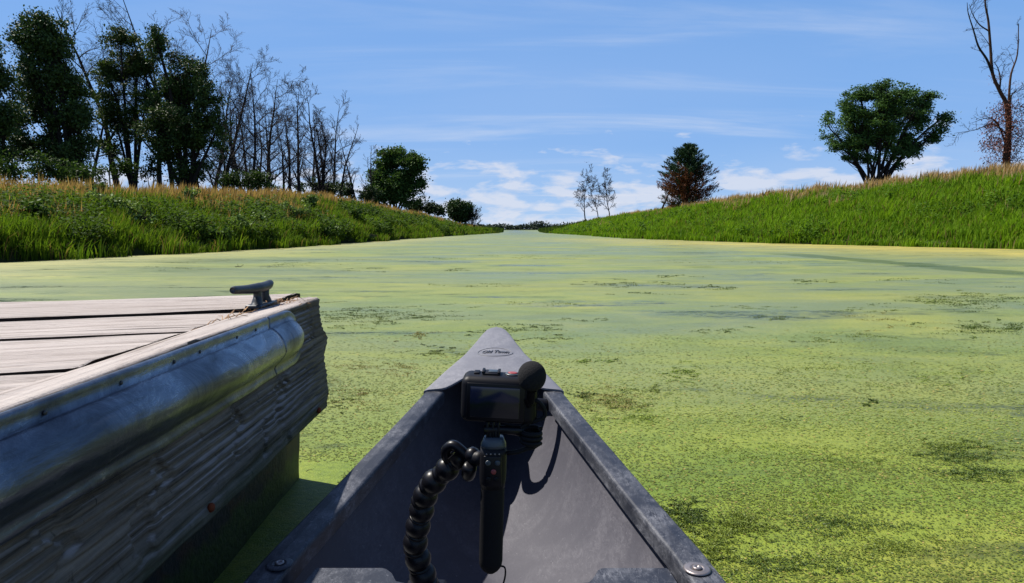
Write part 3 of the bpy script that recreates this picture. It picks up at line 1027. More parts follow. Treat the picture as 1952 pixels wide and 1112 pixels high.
def leafy_tree(base_px, d, lobes, label, seed, colA, colB, leaf=0.16, per=46, dens=1.0, gaps=0.42, stems=None, r0=0.16, cat="tree", name="leafy_tree",
               group=None, mat='leaf_dense', droop=None, cl_r=0.42, base_py=None, trunks=1, fork=None, depth_k=0.9, bark='bark', stem_leaf=True, aspect=0.6):
    """lobes: crown masses as (pixel x, pixel y, half width, half height) seen at distance d"""
    g = np.random.default_rng(seed); r = random.Random(seed)
    b = at(base_px, 400, d)
    gz = ground_z(b.x, d) - 0.12
    root = empty(name, (b.x, d, gz))
    tag(root, label, cat, group)
    O = Vector((b.x, d, gz))
    s = d / FPX
    wood = Tubes(); trunk = Tubes()
    cen = []
    L3 = []
    for (lx, ly, rx, ry) in lobes:
        c = at(lx, ly, d) - O
        c.y += r.uniform(-0.5, 0.5) * rx * s * depth_k
        L3.append((c, rx * s, ry * s))
    # trunk to the crown, then a limb to every lobe
    tops = sorted(L3, key=lambda q: q[0].z)
    fork_h = max(0.5, min(q[0].z for q in L3) * 0.55)
    tips_used = []
    for k, (c, rx, rz) in enumerate(L3):
        tr = r.randrange(trunks)
        start = Vector(((tr - (trunks - 1) / 2) * r0 * 2.2, r.uniform(-0.1, 0.1), 0))
        m1 = Vector((start.x + (c.x - start.x) * 0.16, c.y * 0.12, fork_h * (0.8 + 0.3 * r.random())))
        if fork:
            start.y = 0.0
            m1 = Vector((start.x * 1.5 + (c.x - start.x) * 0.05, c.y * 0.06, fork * (0.9 + 0.5 * r.random())))
        m2 = m1.lerp(c, 0.55) + Vector((r.uniform(-0.25, 0.25), 0, 0.10 * (c - m1).length))
        endp = c + Vector((0, 0, rz * 0.55))
        path = smooth_path([start, m1, m2, c, endp], 4)
        nn = len(path)
        rad = [max(0.012, r0 * (0.72 if k else 1.0) * (1 - 0.9 * (i / (nn - 1)) ** 0.8)) for i in range(nn)]
        (trunk if k < trunks else wood).add(path, rad, 6, cap=False)
        tips_used.append(path)
    for k, (c, rx, rz) in enumerate(L3):
        vol = (rx * rz) ** 0.5 * 2
        ncl = max(5, int(dens * 26 * (rx * rz) / (cl_r * cl_r) * 0.30))
        for _ in range(ncl):
            v = g.normal(size=3); v /= np.linalg.norm(v)
            v *= g.random() ** 0.38
            # the outline swells and shrinks so that no lobe is a smooth ball
            swell = 0.70 + 0.85 * mnoise.noise(Vector((v[0] * 1.8 + seed, v[1] * 1.8 + k * 3.3, v[2] * 1.8)))
            p = Vector((c.x + v[0] * rx * swell, c.y + v[1] * rx * depth_k * swell, c.z + v[2] * rz * (0.75 + 0.35 * swell)))
            if 0.5 + 0.5 * mnoise.noise(p * (0.62 / max(0.35, cl_r * 1.6)) + Vector((seed * 1.7, 0, 0))) < gaps:
                continue
            if p.z < 0.15: continue
            cen.append((p, k))
            path = tips_used[k]
            j = r.randrange(int(len(path) * 0.45), len(path) - 1)
            q = Vector(path[j])
            mid = q.lerp(p, 0.5) + Vector((0, 0, -0.06 * (p - q).length))
            wood.add([tuple(q), tuple(mid), tuple(p)], [max(0.008, r0 * 0.14), max(0.007, r0 * 0.09), max(0.005, s * 0.25)], 3, cap=False)
    P = []; 
    for p, k in cen:
        m = int(per * (0.6 + 0.8 * r.random()))
        q = g.normal(size=(m, 3)) * np.array((cl_r * 0.52, cl_r * 0.52, cl_r * 0.36)) * (0.7 + 0.6 * r.random())
        if droop is not None:
            q = q * 0.8 + np.array(droop)[None] * (g.random(m) ** 1.5 * cl_r * 1.5)[:, None] + np.array((0, 0, 0.25))[None] * (g.random(m) * cl_r)[:, None]
        P.append(np.array(p) + q)
    P = np.concatenate(P)
    V, F, col = leaf_arrays(P, leaf, g, colA, colB, droop, aspect)
    # leaf colour differs a little from bough to bough
    tone = np.concatenate([np.full(len(x), 1.0) for x in [P]])
    tone = 0.75 + 0.6 * fbm(P[:, 0] * 0.8 + 50, P[:, 2] * 0.8 + 50, seed, 3)
    col = col * np.repeat(tone, 4)[:, None]
    trunk.build("trunk", M[bark], root)
    wood.build("branches", M[bark], root)
    mesh_obj("crown", V, F, M[mat], root, False, col)
    return root


DK1, DK2 = (0.024, 0.056, 0.013), (0.095, 0.165, 0.034)
MD1, MD2 = (0.020, 0.050, 0.010), (0.060, 0.110, 0.022)
GT = "leafy trees behind the bank"
leafy_tree(140, 36, [(55, 100, 62, 62), (120, 115, 48, 60), (55, 185, 70, 62), (125, 195, 50, 62), (40, 262, 58, 52), (110, 275, 60, 52), (155, 240, 28, 44), (95, 62, 50, 32), (150, 300, 40, 30), (30, 55, 26, 22)],
           "broad dark leafy tree at the far end of the row, beside the photo's edge", 101, DK1, DK2, leaf=0.135, per=84, dens=1.2, gaps=0.48, r0=0.26, group=GT)
leafy_tree(-10, 33, [(0, 150, 45, 70), (5, 240, 45, 60), (0, 300, 50, 40), (-40, 200, 50, 80)],
           "dark leafy tree cut off by the photo's edge", 102, DK1, DK2, leaf=0.135, per=76, dens=1.2, gaps=0.48, r0=0.22, group=GT)
leafy_tree(258, 45, [(245, 105, 56, 46), (210, 155, 46, 46), (275, 165, 46, 54), (222, 218, 46, 40), (270, 240, 38, 36), (238, 80, 34, 26), (195, 200, 32, 30), (210, 275, 36, 24)],
           "slender leafy tree with a bare pale trunk among the dead ones", 103, (0.028, 0.056, 0.014), (0.085, 0.130, 0.032), leaf=0.14, per=62, dens=1.1, gaps=0.50, r0=0.17, group=GT, mat='leaf', bark='dead_bark')
leafy_tree(355, 43, [(345, 145, 56, 48), (312, 190, 54, 52), (388, 195, 42, 52), (350, 235, 62, 52), (315, 262, 50, 46), (382, 270, 46, 50), (345, 318, 56, 36), (310, 92, 32, 42), (420, 235, 20, 24)],
           "dense dark leafy tree in the middle of the dead ones", 104, DK1, DK2, leaf=0.14, per=84, dens=1.2, gaps=0.48, r0=0.24, group=GT)
leafy_tree(212, 41, [(205, 300, 34, 26), (185, 325, 30, 20), (232, 322, 24, 20)],
           "low leafy sapling between the broad tree and the pale trunk", 105, MD1, MD2, leaf=0.15, per=34, dens=0.9, gaps=0.46, r0=0.07, group=GT, name="leafy_sapling", mat='leaf')
leafy_tree(292, 43, [(285, 310, 26, 22), (275, 335, 30, 14), (305, 338, 26, 12)],
           "low leafy sapling between the pale trunk and the dense tree", 106, MD1, MD2, leaf=0.15, per=30, dens=0.8, gaps=0.48, r0=0.06, group=GT, name="leafy_sapling", mat='leaf')
GS = "shrubs under the trees"
leafy_tree(60, 29, [(30, 325, 42, 22), (85, 318, 46, 24), (140, 328, 38, 22)], "green thicket under the broad dark tree", 107, MD1, (0.075, 0.135, 0.03), leaf=0.13, per=36, dens=1.5, gaps=0.34,
           r0=0.05, cat="shrub", name="shrub", group=GS, mat='leaf')
leafy_tree(468, 46, [(445, 345, 30, 16), (485, 343, 32, 18), (515, 355, 22, 10)], "green thicket at the feet of the dead trees", 108, MD1, (0.075, 0.135, 0.03), leaf=0.15, per=36, dens=1.5, gaps=0.34,
           r0=0.05, cat="shrub", name="shrub", group=GS, mat='leaf')
leafy_tree(610, 74, [(575, 362, 30, 10), (630, 360, 34, 12), (600, 352, 18, 12)], "dark scrub below the bare trees that thin out", 109, DK1, DK2, leaf=0.2, per=30, dens=1.2, gaps=0.38,
           r0=0.05, cat="shrub", name="shrub", group=GS)
leafy_tree(672, 84, [(660, 362, 22, 14), (700, 368, 24, 14)], "dark scrub beside the leafy cottonwood", 110, DK1, MD2, leaf=0.22, per=30, dens=1.2, gaps=0.38,
           r0=0.05, cat="shrub", name="shrub", group=GS)
leafy_tree(752, 100, [(748, 305, 36, 22), (790, 314, 26, 20), (722, 335, 24, 28), (768, 342, 36, 22), (803, 350, 10, 10), (742, 368, 36, 22), (780, 372, 28, 20), (716, 372, 22, 16)],
           "spreading cottonwood standing apart where the bank drops away", 111, (0.040, 0.095, 0.020), (0.110, 0.195, 0.045), leaf=0.34, per=44, dens=2.2, gaps=0.40, r0=0.28, cl_r=0.75, mat='leaf')
leafy_tree(800, 104, [(790, 392, 26, 12), (822, 396, 18, 12), (838, 402, 10, 7)], "low rounded bush just past the cottonwood", 112, (0.022, 0.05, 0.014), (0.06, 0.10, 0.03), leaf=0.3, per=34, dens=2.0, gaps=0.38, r0=0.1,
           cl_r=0.6, cat="bush", name="bush", group="bushes at the end of the bank")
leafy_tree(876, 112, [(870, 398, 22, 15), (888, 402, 18, 16), (876, 412, 26, 12)], "dark round bush nearest the open end of the channel", 113, (0.026, 0.064, 0.016), (0.075, 0.135, 0.032), leaf=0.3, per=44, dens=2.4, gaps=0.34,
           r0=0.12, cl_r=0.6, cat="bush", name="bush", group="bushes at the end of the bank")

dead_tree(192, 75, 47, "bare thin tree rising beside the broad dark tree", 201, spread=0.9, ang=(20, 46), n=(9, 6, 5, 3, 3), t0=0.35)
dead_tree(250, 26, 54, "bare feathery tree whose tip stands above the slender leafy tree", 202, spread=0.8, ang=(22, 48), n=(10, 6, 5, 3, 3), t0=0.4)
dead_tree(333, 12, 52, "tallest bare tree, reaching the top of the photo", 203, spread=0.95, ang=(24, 50), n=(11, 6, 5, 4, 3), t0=0.32, r0=0.2)
dead_tree(382, 60, 45, "bare tree with a brown flaking trunk against the dense leafy tree", 204, spread=0.95, ang=(24, 52), n=(11, 6, 6, 4, 3), mat='brown_bark', t0=0.3, r0=0.2)
dead_tree(425, 112, 52, "bare tree with tangled twigs just past the brown trunk", 205, spread=1.0, n=(10, 6, 6, 3, 3))
dead_tree(472, 128, 54, "wide spreading bare tree with several crooked dark stems", 206, spread=1.15, stems=3, n=(10, 6, 5, 3, 3), r0=0.17)
dead_tree(445, 215, 58, "short bare tree behind the spreading crooked one", 207, spread=1.0, stems=2, n=(8, 5, 5, 3, 3))
dead_tree(516, 148, 60, "bare tree with an arching top beside the spreading crooked one", 208, spread=1.1, stems=2, n=(10, 6, 5, 3, 3), lean=0.1)
dead_tree(543, 225, 64, "low bare tree filling the gap before the upright pair", 209, spread=1.1, n=(9, 6, 5, 3, 3))
dead_tree(568, 172, 67, "upright bare tree, first of the slim pair", 210, spread=0.75, ang=(20, 46), n=(11, 6, 5, 3, 3), stems=2)
dead_tree(614, 182, 71, "bushy-topped bare tree, second of the slim pair", 211, spread=0.85, ang=(22, 48), n=(11, 6, 6, 3, 3), stems=3)
dead_tree(646, 235, 74, "thin bare pole with short twigs after the slim pair", 212, spread=0.6, n=(9, 5, 4, 3), levels=4, t0=0.3)
dead_tree(684, 256, 84, "slanting bare tree before the cottonwood", 213, spread=0.7, ang=(20, 46), n=(9, 6, 4, 3), levels=4, lean=0.25, stems=2)
dead_tree(905, 398, 112, "grey leafless shrub leaning from the dark round bush", 214, spread=1.4, stems=4, n=(6, 6, 4, 3), levels=4, name="dead_shrub", group=None, r0=0.06)
dead_tree(300, 60, 60, "bare thin tree seen between the slender leafy tree and the tallest bare one", 221, spread=0.9, ang=(24, 50), n=(9, 6, 5, 3, 3), t0=0.35)
dead_tree(408, 140, 62, "bare tree half hidden behind the brown flaking trunk", 222, spread=1.1, n=(9, 6, 5, 3, 3))
dead_tree(492, 200, 70, "bare tree deep in the tangle between the crooked and the arching trees", 223, spread=1.2, stems=2, n=(8, 6, 5, 3, 3))
dead_tree(592, 215, 78, "bare sapling standing between the slim pair", 224, spread=0.9, n=(8, 6, 5, 3, 3), ang=(24, 52))
dead_tree(632, 205, 80, "bare sapling right behind the bushy-topped bare tree", 225, spread=0.9, n=(8, 6, 5, 3, 3), ang=(24, 52))
dead_tree(160, 150, 52, "bare twiggy sapling in the gap beside the broad dark tree", 226, spread=1.0, n=(8, 6, 5, 3, 3))
G3 = "bare trees on the low end of the far bank"
dead_tree(1116, 328, 126, "bare tree with a long drooping side branch, first of three", 215, spread=1.0, n=(11, 6, 5, 3, 3), group=G3, r0=0.13)
dead_tree(1141, 342, 128, "crooked bare tree, middle of the three", 216, spread=0.8, n=(9, 5, 5, 3, 3), group=G3, r0=0.11)
dead_tree(1164, 329, 126, "bare tree with a rounded twiggy head, nearest the juniper", 217, spread=1.1, n=(11, 6, 6, 3, 3), group=G3, r0=0.12)

# elm on the far bank: fan of stems, leaves streaming in the wind
leafy_tree(1664, 47, [(1672, 186, 52, 28), (1722, 188, 44, 24), (1618, 212, 42, 32), (1585, 240, 32, 30), (1640, 180, 26, 14), (1795, 225, 18, 10), (1755, 195, 22, 12), (1680, 230, 62, 32), (1748, 222, 40, 26), (1782, 236, 22, 16), (1640, 262, 46, 28),
                      (1745, 264, 38, 20), (1626, 286, 36, 20), (1652, 300, 24, 13), (1735, 286, 34, 15), (1698, 296, 24, 12), (1590, 275, 18, 12), (1700, 262, 44, 24), (1770, 262, 20, 10), (1608, 302, 12, 5), (1708, 318, 14, 6), (1770, 182, 16, 8)],
           "vase shaped elm with a fan of stems standing alone on the crest", 121, (0.040, 0.105, 0.024), (0.13, 0.24, 0.065), leaf=0.16, per=52, dens=1.2, gaps=0.465, r0=0.17, trunks=2, fork=1.25,
           droop=(0.95, 0, -0.1), cl_r=0.36, mat='leaf', aspect=0.45)


def juniper():
    d = 68.0
    r = random.Random(77); g = np.random.default_rng(77)
    b = at(1310, 400, d)
    gz = ground_z(b.x, d) - 0.1
    top = at(1310, 274, d).z
    H = top - gz
    s = d / FPX
    root = empty("juniper", (b.x, d, gz))
    tag(root, "cone shaped juniper, green above and rust brown below, on the crest", "tree")
    tr = Tubes(); br = Tubes()
    tr.add([(0, 0, 0), (0.05, 0, H * 0.3), (-0.05, 0.05, H * 0.7), (0, 0, H * 0.98)], [0.17, 0.13, 0.07, 0.02], 7, cap=False)
    # the dead stem that leans out at its side
    p0 = at(1262, 398, d) - Vector((b.x, d, gz)); p1 = at(1280, 350, d) - Vector((b.x, d, gz)); p2 = at(1283, 322, d) - Vector((b.x, d, gz))
    tr.add(smooth_path([p0, p0.lerp(p1, 0.5) + Vector((0.1, 0, 0)), p1, p2], 4), np.linspace(0.10, 0.02, 13), 5, cap=False)
    P = []; Dn = []; Cl = []
    for i in range(430):
        t = r.random() ** 0.85
        t = 0.06 + 0.93 * t
        # widest a third of the way up, pointed at the tip
        prof = np.interp(t, [0.0, 0.12, 0.35, 0.6, 0.8, 0.93, 1.0], [0.88, 0.96, 1.0, 0.92, 0.70, 0.42, 0.10])
        Rr = 54 * s * prof * r.choice((r.uniform(0.45, 0.85), r.uniform(0.8, 1.14)))
        a = r.random() * 2 * math.pi
        rise = Rr * r.uniform(0.25, 0.62)
        z0 = max(0.1, t * H - rise * 0.8)
        e = Vector((math.cos(a) * Rr, math.sin(a) * Rr, z0 + rise))
        st = Vector((0, 0, z0))
        m1 = st.lerp(e, 0.55) + Vector((0, 0, -rise * 0.12))
        br.add([tuple(st), tuple(m1), tuple(e)], [0.03, 0.02, 0.008], 3, cap=False)
        n = int((26 + 26 * prof) * (1.0 if t > 0.3 else 0.55))
        u = g.random(n) ** 0.55
        pts = np.array(st)[None] * ((1 - u) ** 2)[:, None] + 2 * ((1 - u) * u)[:, None] * np.array(m1) + (u ** 2)[:, None] * np.array(e)
        pts = pts + g.normal(size=(n, 3)) * (0.03 + 0.16 * (1 - u))[:, None] * (0.5 + prof)
        dv = np.array((e - st).normalized()) * 0.9 + g.normal(size=(n, 3)) * 0.45 + np.array((0, 0, 0.35))
        P.append(pts); Dn.append(dv)
        lim = 0.60 + 0.16 * mnoise.noise(Vector((e.x * 0.9, e.y * 0.9, e.z * 0.9)))
        brown = t < lim and r.random() < (0.9 if e.length < 99 else 0.5)
        if brown and t < 0.22 and r.random() < 0.45:
            brown = False
        c1, c2 = ((0.13, 0.048, 0.022), (0.32, 0.125, 0.055)) if brown else ((0.018, 0.050, 0.020), (0.060, 0.130, 0.050))
        q = g.random(n)[:, None]
        Cl.append(np.array(c1) * (1 - q) + np.array(c2) * q)
    P = np.concatenate(P); Dn = np.concatenate(Dn); Cl = np.concatenate(Cl)
    n = len(P)
    Dn /= np.linalg.norm(Dn, axis=1)[:, None]
    e = np.cross(Dn, g.normal(size=(n, 3))); e /= np.linalg.norm(e, axis=1)[:, None]
    L = (0.22 + 0.16 * g.random(n))[:, None]
    V = np.stack([P - Dn * L * 0.4 + e * 0.035, P - Dn * L * 0.4 - e * 0.035, P + Dn * L * 0.6], 1).reshape(-1, 3)
    F = np.arange(n * 3).reshape(-1, 3)
    tr.build("trunk", M['bark'], root)
    br.build("branches", M['bark'], root)
    mesh_obj("crown", V, F, M['needle'], root, False, np.repeat(Cl, 3, axis=0))


juniper()


def edge_snag():
    """bare tree with rusty dead foliage round its foot, cut off by the photo's edge"""
    d = 37.0
    r = random.Random(9); g = np.random.default_rng(9)
    b = at(1918, 400, d)
    gz = ground_z(b.x, d) - 0.1
    O = Vector((b.x, d, gz))
    root = empty("dead_tree", O)
    tag(root, "tall bare tree with rusty dead leaves round its lower trunk, on the crest", "tree")
    P = lambda px, py, dy=0.0: at(px, py, d) - O + Vector((0, dy, 0))
    tr = Tubes(); br = Tubes()
    opt = dict(crook=0.12, up=0.05, rmin=0.008, n=(8, 5, 4, 3), ang=(25, 60), t0=0.2, lean=0, spread=1, tips=[])
    limbs = [
        ([P(1916, 325), P(1917, 290), P(1921, 250), P(1918, 200), P(1905, 172), P(1892, 140), P(1888, 90), P(1884, 40), P(1878, 5), P(1880, -40)], 0.135, 0.03),
        ([P(1928, 325, .3), P(1932, 270, .3), P(1930, 215, .2), P(1926, 190, .1), P(1935, 140, .3), P(1950, 100, .4), P(1955, 40, .5)], 0.11, 0.02),
        ([P(1892, 140), P(1876, 115, -.2), P(1858, 92, -.3), P(1846, 62, -.4), P(1836, 30, -.4), P(1834, 10, -.4)], 0.07, 0.012),
        ([P(1886, 60), P(1872, 45, .2), P(1862, 25, .3), P(1855, 5, .3)], 0.04, 0.01),
        ([P(1905, 175), P(1912, 150, .2), P(1910, 128, .3), P(1902, 115, .3)], 0.05, 0.012),
        ([P(1916, 270), P(1895, 240, -.3), P(1872, 228, -.5), P(1838, 238, -.6)], 0.05, 0.008),
        ([P(1918, 255), P(1900, 235, .3), P(1868, 246, .4), P(1830, 252, .5)], 0.04, 0.008),
        ([P(1925, 200), P(1936, 180, .3), P(1948, 170, .4)], 0.06, 0.02),
    ]
    for k, (pts, ra, rb) in enumerate(limbs):
        path = smooth_path(pts, 4)
        (tr if k < 2 else br).add(path, np.linspace(ra, rb, len(path)), 7, cap=False)
        n = 7 if k < 2 else 5
        for c in range(n):
            i = int(len(path) * (0.35 + 0.62 * (c + r.random()) / n)) if k < 2 else int(len(path) * (0.2 + 0.78 * (c + r.random()) / n))
            i = min(i, len(path) - 2)
            dd = Vector(path[i + 1] - path[i]).normalized()
            grow(br, Vector(path[i]), rand_rot(dd, R(r.uniform(30, 65)), r), r.uniform(0.5, 1.2) * (1.3 if k < 2 else 1), max(0.012, ra * 0.15), 2, 4, r, opt)
    cen = []
    for (lx, ly, rx, ry, m) in ((1905, 240, 22, 26, 26), (1925, 235, 18, 40, 30), (1898, 270, 18, 18, 18), (1925, 285, 16, 24, 20), (1912, 305, 22, 10, 12), (1938, 260, 14, 40, 20)):
        for _ in range(m):
            c = P(lx + r.gauss(0, rx * 0.6), ly + r.gauss(0, ry * 0.6), r.gauss(0, 0.4))
            cen.append(np.array(c) + g.normal(size=(44, 3)) * 0.17)
    V, F, col = leaf_arrays(np.concatenate(cen), 0.11, g, (0.13, 0.045, 0.028), (0.28, 0.10, 0.06), (0, 0, -0.5), 0.35)
    tr.build("trunk", M['brown_bark'], root)
    br.build("branches", M['dead_bark'], root)
    mesh_obj("crown", V, F, M['needle'], root, False, col)


edge_snag()


# leafy weeds and shrubs on the shaded bank
def bank_hit(px, py, lift=0.62):
    y = 11.0
    while y < 140:
        p = at(px, py, y)
        if p.z <= ground_z(p.x, y) + lift and (p.x < xl(y) or p.x > xr(y)):
            return y
        y += 0.25
    return 60.0


def bank_shrub(px, py, rx, ry, label, seed, pale):
    d = bank_hit(px, py)
    s = d / FPX
    cA, cB = ((0.070, 0.145, 0.022), (0.34, 0.46, 0.15)) if pale else ((0.040, 0.095, 0.015), (0.13, 0.21, 0.04))
    rq = random.Random(seed)
    lob = [(px, py + ry * 0.2, rx * 0.7, ry * 0.8)] + [(px + rx * rq.uniform(-1.1, 1.1), py + ry * rq.uniform(-0.6, 0.7), rx * rq.uniform(0.22, 0.5), ry * rq.uniform(0.3, 0.6)) for _ in range(6)]
    leafy_tree(px, d, lob, label, seed, cA, cB, leaf=max(0.10, s * 6.0), per=17, dens=0.8, gaps=0.42, r0=0.02, cat="shrub", name="shrub",
               group="leafy shrubs growing on the bank", mat='leaf', cl_r=max(0.16, 7 * s), aspect=0.75)


shr = [(168, 378, 36, 24, "pale leaved shrub on the bank below the broad dark tree", True), (222, 388, 36, 30, "large pale leaved shrub on the bank below the pale trunk", True),
       (262, 408, 26, 22, "low pale shrub touching the large shrub on the bank", True), (180, 360, 20, 14, "dark shrub just under the crest below the broad tree", False),
       (470, 424, 28, 24, "pale shrub half way down the bank below the crooked dead tree", True), (545, 398, 28, 22, "pale leaved shrub near the crest below the arching dead tree", True),
       (586, 386, 14, 12, "small green shrub on the crest below the first slim tree", True), (672, 410, 13, 16, "small dark shrub alone on the bank below the thin pole", False),
       (398, 446, 34, 22, "wide green shrub low on the bank by the water", False), (372, 376, 12, 12, "small pale weed on the crest below the dense tree", True),
       (60, 402, 26, 16, "green weed clump on the bank at the photo's edge", False), (620, 440, 22, 14, "dark weed clump low on the bank past the pale shrubs", False)]
for i, (px, py, rx, ry, lb, pale) in enumerate(shr):
    bank_shrub(px, py, rx, ry, lb, 300 + i, pale)


def fallen_sticks():
    t = Tubes(); r = random.Random(4)
    O = on_z(85, 492, 0.02)
    for (a, b_, ra) in (((50, 481), (122, 490), .014), ((52, 483), (100, 494), .018), ((75, 482), (130, 480), .010), ((60, 486), (86, 496), .012), ((70, 484), (118, 491), .012)):
        p = at(a[0], a[1], O.y + 0.7) - O; q = at(b_[0], b_[1], O.y + 0.15) - O
        m = p.lerp(q, 0.5) + Vector((0, 0, 0.05))
        t.add(smooth_path([p, m, q], 5), np.linspace(ra, ra * 0.5, 11), 5)
    ob = t.build("fallen_branch", M['dead_bark'])
    ob.location = O
    tag(ob, "fallen grey forked branch lying at the waterline below the grassy bank", "branch")


fallen_sticks()

# distant wood beyond the lake
def distant_wood():
    g = np.random.default_rng(8)
    P = []
    x = -190.0
    while x < 330:
        d = 620 + 60 * math.sin(x * 0.013)
        base = 3.6 + 2.2 * float(fbm(np.array([x * 0.035]), np.array([3.0]), 5)[0]) + 2.4 * max(0, float(vnoise(np.array([x * 0.12]), np.array([1.0]), 9)[0]) - 0.55)
        m = 90
        q = g.normal(size=(m, 3)) * np.array((2.6, 2.2, base * 0.26)) + np.array((x, d, base * 0.55))
        q[:, 2] = np.clip(q[:, 2], 0.3, base * 1.1)
        P.append(q)
        x += 2.4
    for cx_, h, w in ((24, 7.6, 4.0), (72, 7.2, 6), (60, 6.6, 6), (-40, 5.6, 5)):
        q = g.normal(size=(400, 3)) * np.array((w, 3, h * 0.22)) + np.array((cx_, 610, h * 0.6)); q[:, 2] = np.clip(q[:, 2], 0.3, h); P.append(q)
    P = np.concatenate(P)
    V, F, col = leaf_arrays(P, 1.5, g, (0.022, 0.045, 0.030), (0.050, 0.080, 0.048), None, 0.8)
    tag(mesh_obj("distant_wood", V, F, M['leaf_dense'], None, False, col), "far dark line of trees on the horizon across the lake", "trees", kind="stuff")


distant_wood()

# low reeds at the mouth of the channel
def reeds():
    g = np.random.default_rng(18)
    n = 26000
    y = 120 + g.random(n) ** 1.2 * 330
    side = g.random(n) < 0.5
    s = g.random(n) ** 1.5 * 26 - 0.5
    x = np.where(side, xl(y) - s, xr(y) + s)
    z = np.maximum(0, np.where(side, zl(x, y), zr(x, y)))
    h = 0.5 + 0.7 * g.random(n)
    w = 0.12 + 0.10 * g.random(n)
    B = np.stack([x, y, z - 0.1], -1)
    sv = np.stack([w, w * 0, w * 0], -1)
    tip = B + np.stack([g.normal(size=n) * 0.2, g.normal(size=n) * 0.2, h], -1)
    V = np.stack([B - sv, B + sv, tip], 1).reshape(-1, 3)
    r = g.random(n)[:, None]
    c = np.array((0.045, 0.10, 0.018)) * (1 - r) + np.array((0.12, 0.17, 0.04)) * r
    tag(mesh_obj("marsh_grass", V, np.arange(n * 3).reshape(-1, 3), M['grass'], None, False, np.repeat(c, 3, axis=0)),
        "low green marsh grass lining the far mouth of the channel", "grass", kind="stuff")


reeds()

# ------------------------------------------------------------------ dock
DOCK_Z = 0.524
dock = empty("dock", (-0.6, 1.0, 0.0))
tag(dock, "weathered wooden dock with a rolled metal bumper rail along its side", "dock")
DO = Vector((-0.6, 1.0, 0.0))


def deck_board(x0, x1, y0, y1, zt, seed, cut_x, ang, thick=0.05):
    """plank laid along local x at an angle; its near end is trimmed along the dock's side"""
    nx, ny = 90, 12
    ca, sa = math.cos(ang), math.sin(ang)
    us = np.linspace(x0, x1, nx); vs = np.linspace(0, 1, ny)
    top = np.zeros((nx, ny, 3)); bot = np.zeros((nx, ny, 3))
    for i, u in enumerate(us):
        e0 = y0 + 0.004 * (float(fbm(u * 9, 1.0, seed)) - 0.5) * 2
        e1 = y1 + 0.004 * (float(fbm(u * 9, 5.0, seed + 3)) - 0.5) * 2
        for j, v in enumerate(vs):
            w = e0 + (e1 - e0) * v
            X = ca * u - sa * w; Y = sa * u + ca * w
            # keep the plank end clear of the edge beam
            lim = cut_x + 0.006 * (float(fbm(Y * 16, 2.0, seed + 9)) - 0.5) * 2
            if X > lim:
                f = (X - lim) / ca
                X -= f * ca; Y -= f * sa
            cup = -0.003 * (1 - (2 * v - 1) ** 2)
            edge = -0.005 * (1.0 if j in (0, ny - 1) else 0.0)
            zz = zt + cup + edge + 0.005 * (float(fbm(X * 2.2, Y * 2.2, seed + 5)) - 0.5) + 0.0035 * (float(fbm(u * 3.0, w * 55, seed + 6, 3)) - 0.5) * 1.2
            top[i, j] = (X, Y, zz); bot[i, j] = (X, Y, zt - thick)
    v = np.concatenate([top.reshape(-1, 3), bot.reshape(-1, 3)])
    N = nx * ny
    f = []
    idx = lambda i, j, b=0: b * N + i * ny + j
    for i in range(nx - 1):
        for j in range(ny - 1):
            f.append((idx(i, j), idx(i + 1, j), idx(i + 1, j + 1), idx(i, j + 1)))
        f.append((idx(i, 0), idx(i, 0, 1), idx(i + 1, 0, 1), idx(i + 1, 0)))
        f.append((idx(i, ny - 1), idx(i + 1, ny - 1), idx(i + 1, ny - 1, 1), idx(i, ny - 1, 1)))
    for j in range(ny - 1):
        f.append((idx(nx - 1, j), idx(nx - 1, j, 1), idx(nx - 1, j + 1, 1), idx(nx - 1, j + 1)))
        f.append((idx(0, j), idx(0, j + 1), idx(0, j + 1, 1), idx(0, j, 1)))
    # the object's own axes follow the plank so that the grain does too
    rot = Matrix.Rotation(-ang, 3, 'Z')
    loc = Vector((-0.9, (y0 + y1) / 2 + 0.0, zt))
    vv = [rot @ (Vector(p) - loc) for p in v]
    ob = mesh_obj("deck_board", vv, f, M['deck'], dock)
    ob.data.materials.append(M['gap_face'])
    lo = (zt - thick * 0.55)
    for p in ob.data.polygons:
        if abs(p.normal.z) < 0.5: p.material_index = 1  # plank sides and ends painted dark, for gap dirt and the shade between boards
    ob.location = loc - DO
    ob.rotation_euler = (0, 0, ang)
    return ob


A = R(20.5)
# board edges, measured square to the planks
edges = [2.175, 1.805, 1.800, 1.512, 1.508, 1.176, 1.168, 0.86, 0.85, 0.55, 0.54, 0.22, 0.21, -0.12]
edges = [(2.175, 1.806), (1.790, 1.506), (1.502, 1.177), (1.167, 0.862), (0.853, 0.552), (0.543, 0.24), (0.23, -0.08)]
for i, (e1, e0) in enumerate(edges):
    deck_board(-2.4, 0.6, e0, e1, DOCK_Z - (-0.004, 0.004, 0.0065, 0.011, 0.010, 0.012, 0.010)[i], 40 + i, -0.652, A)


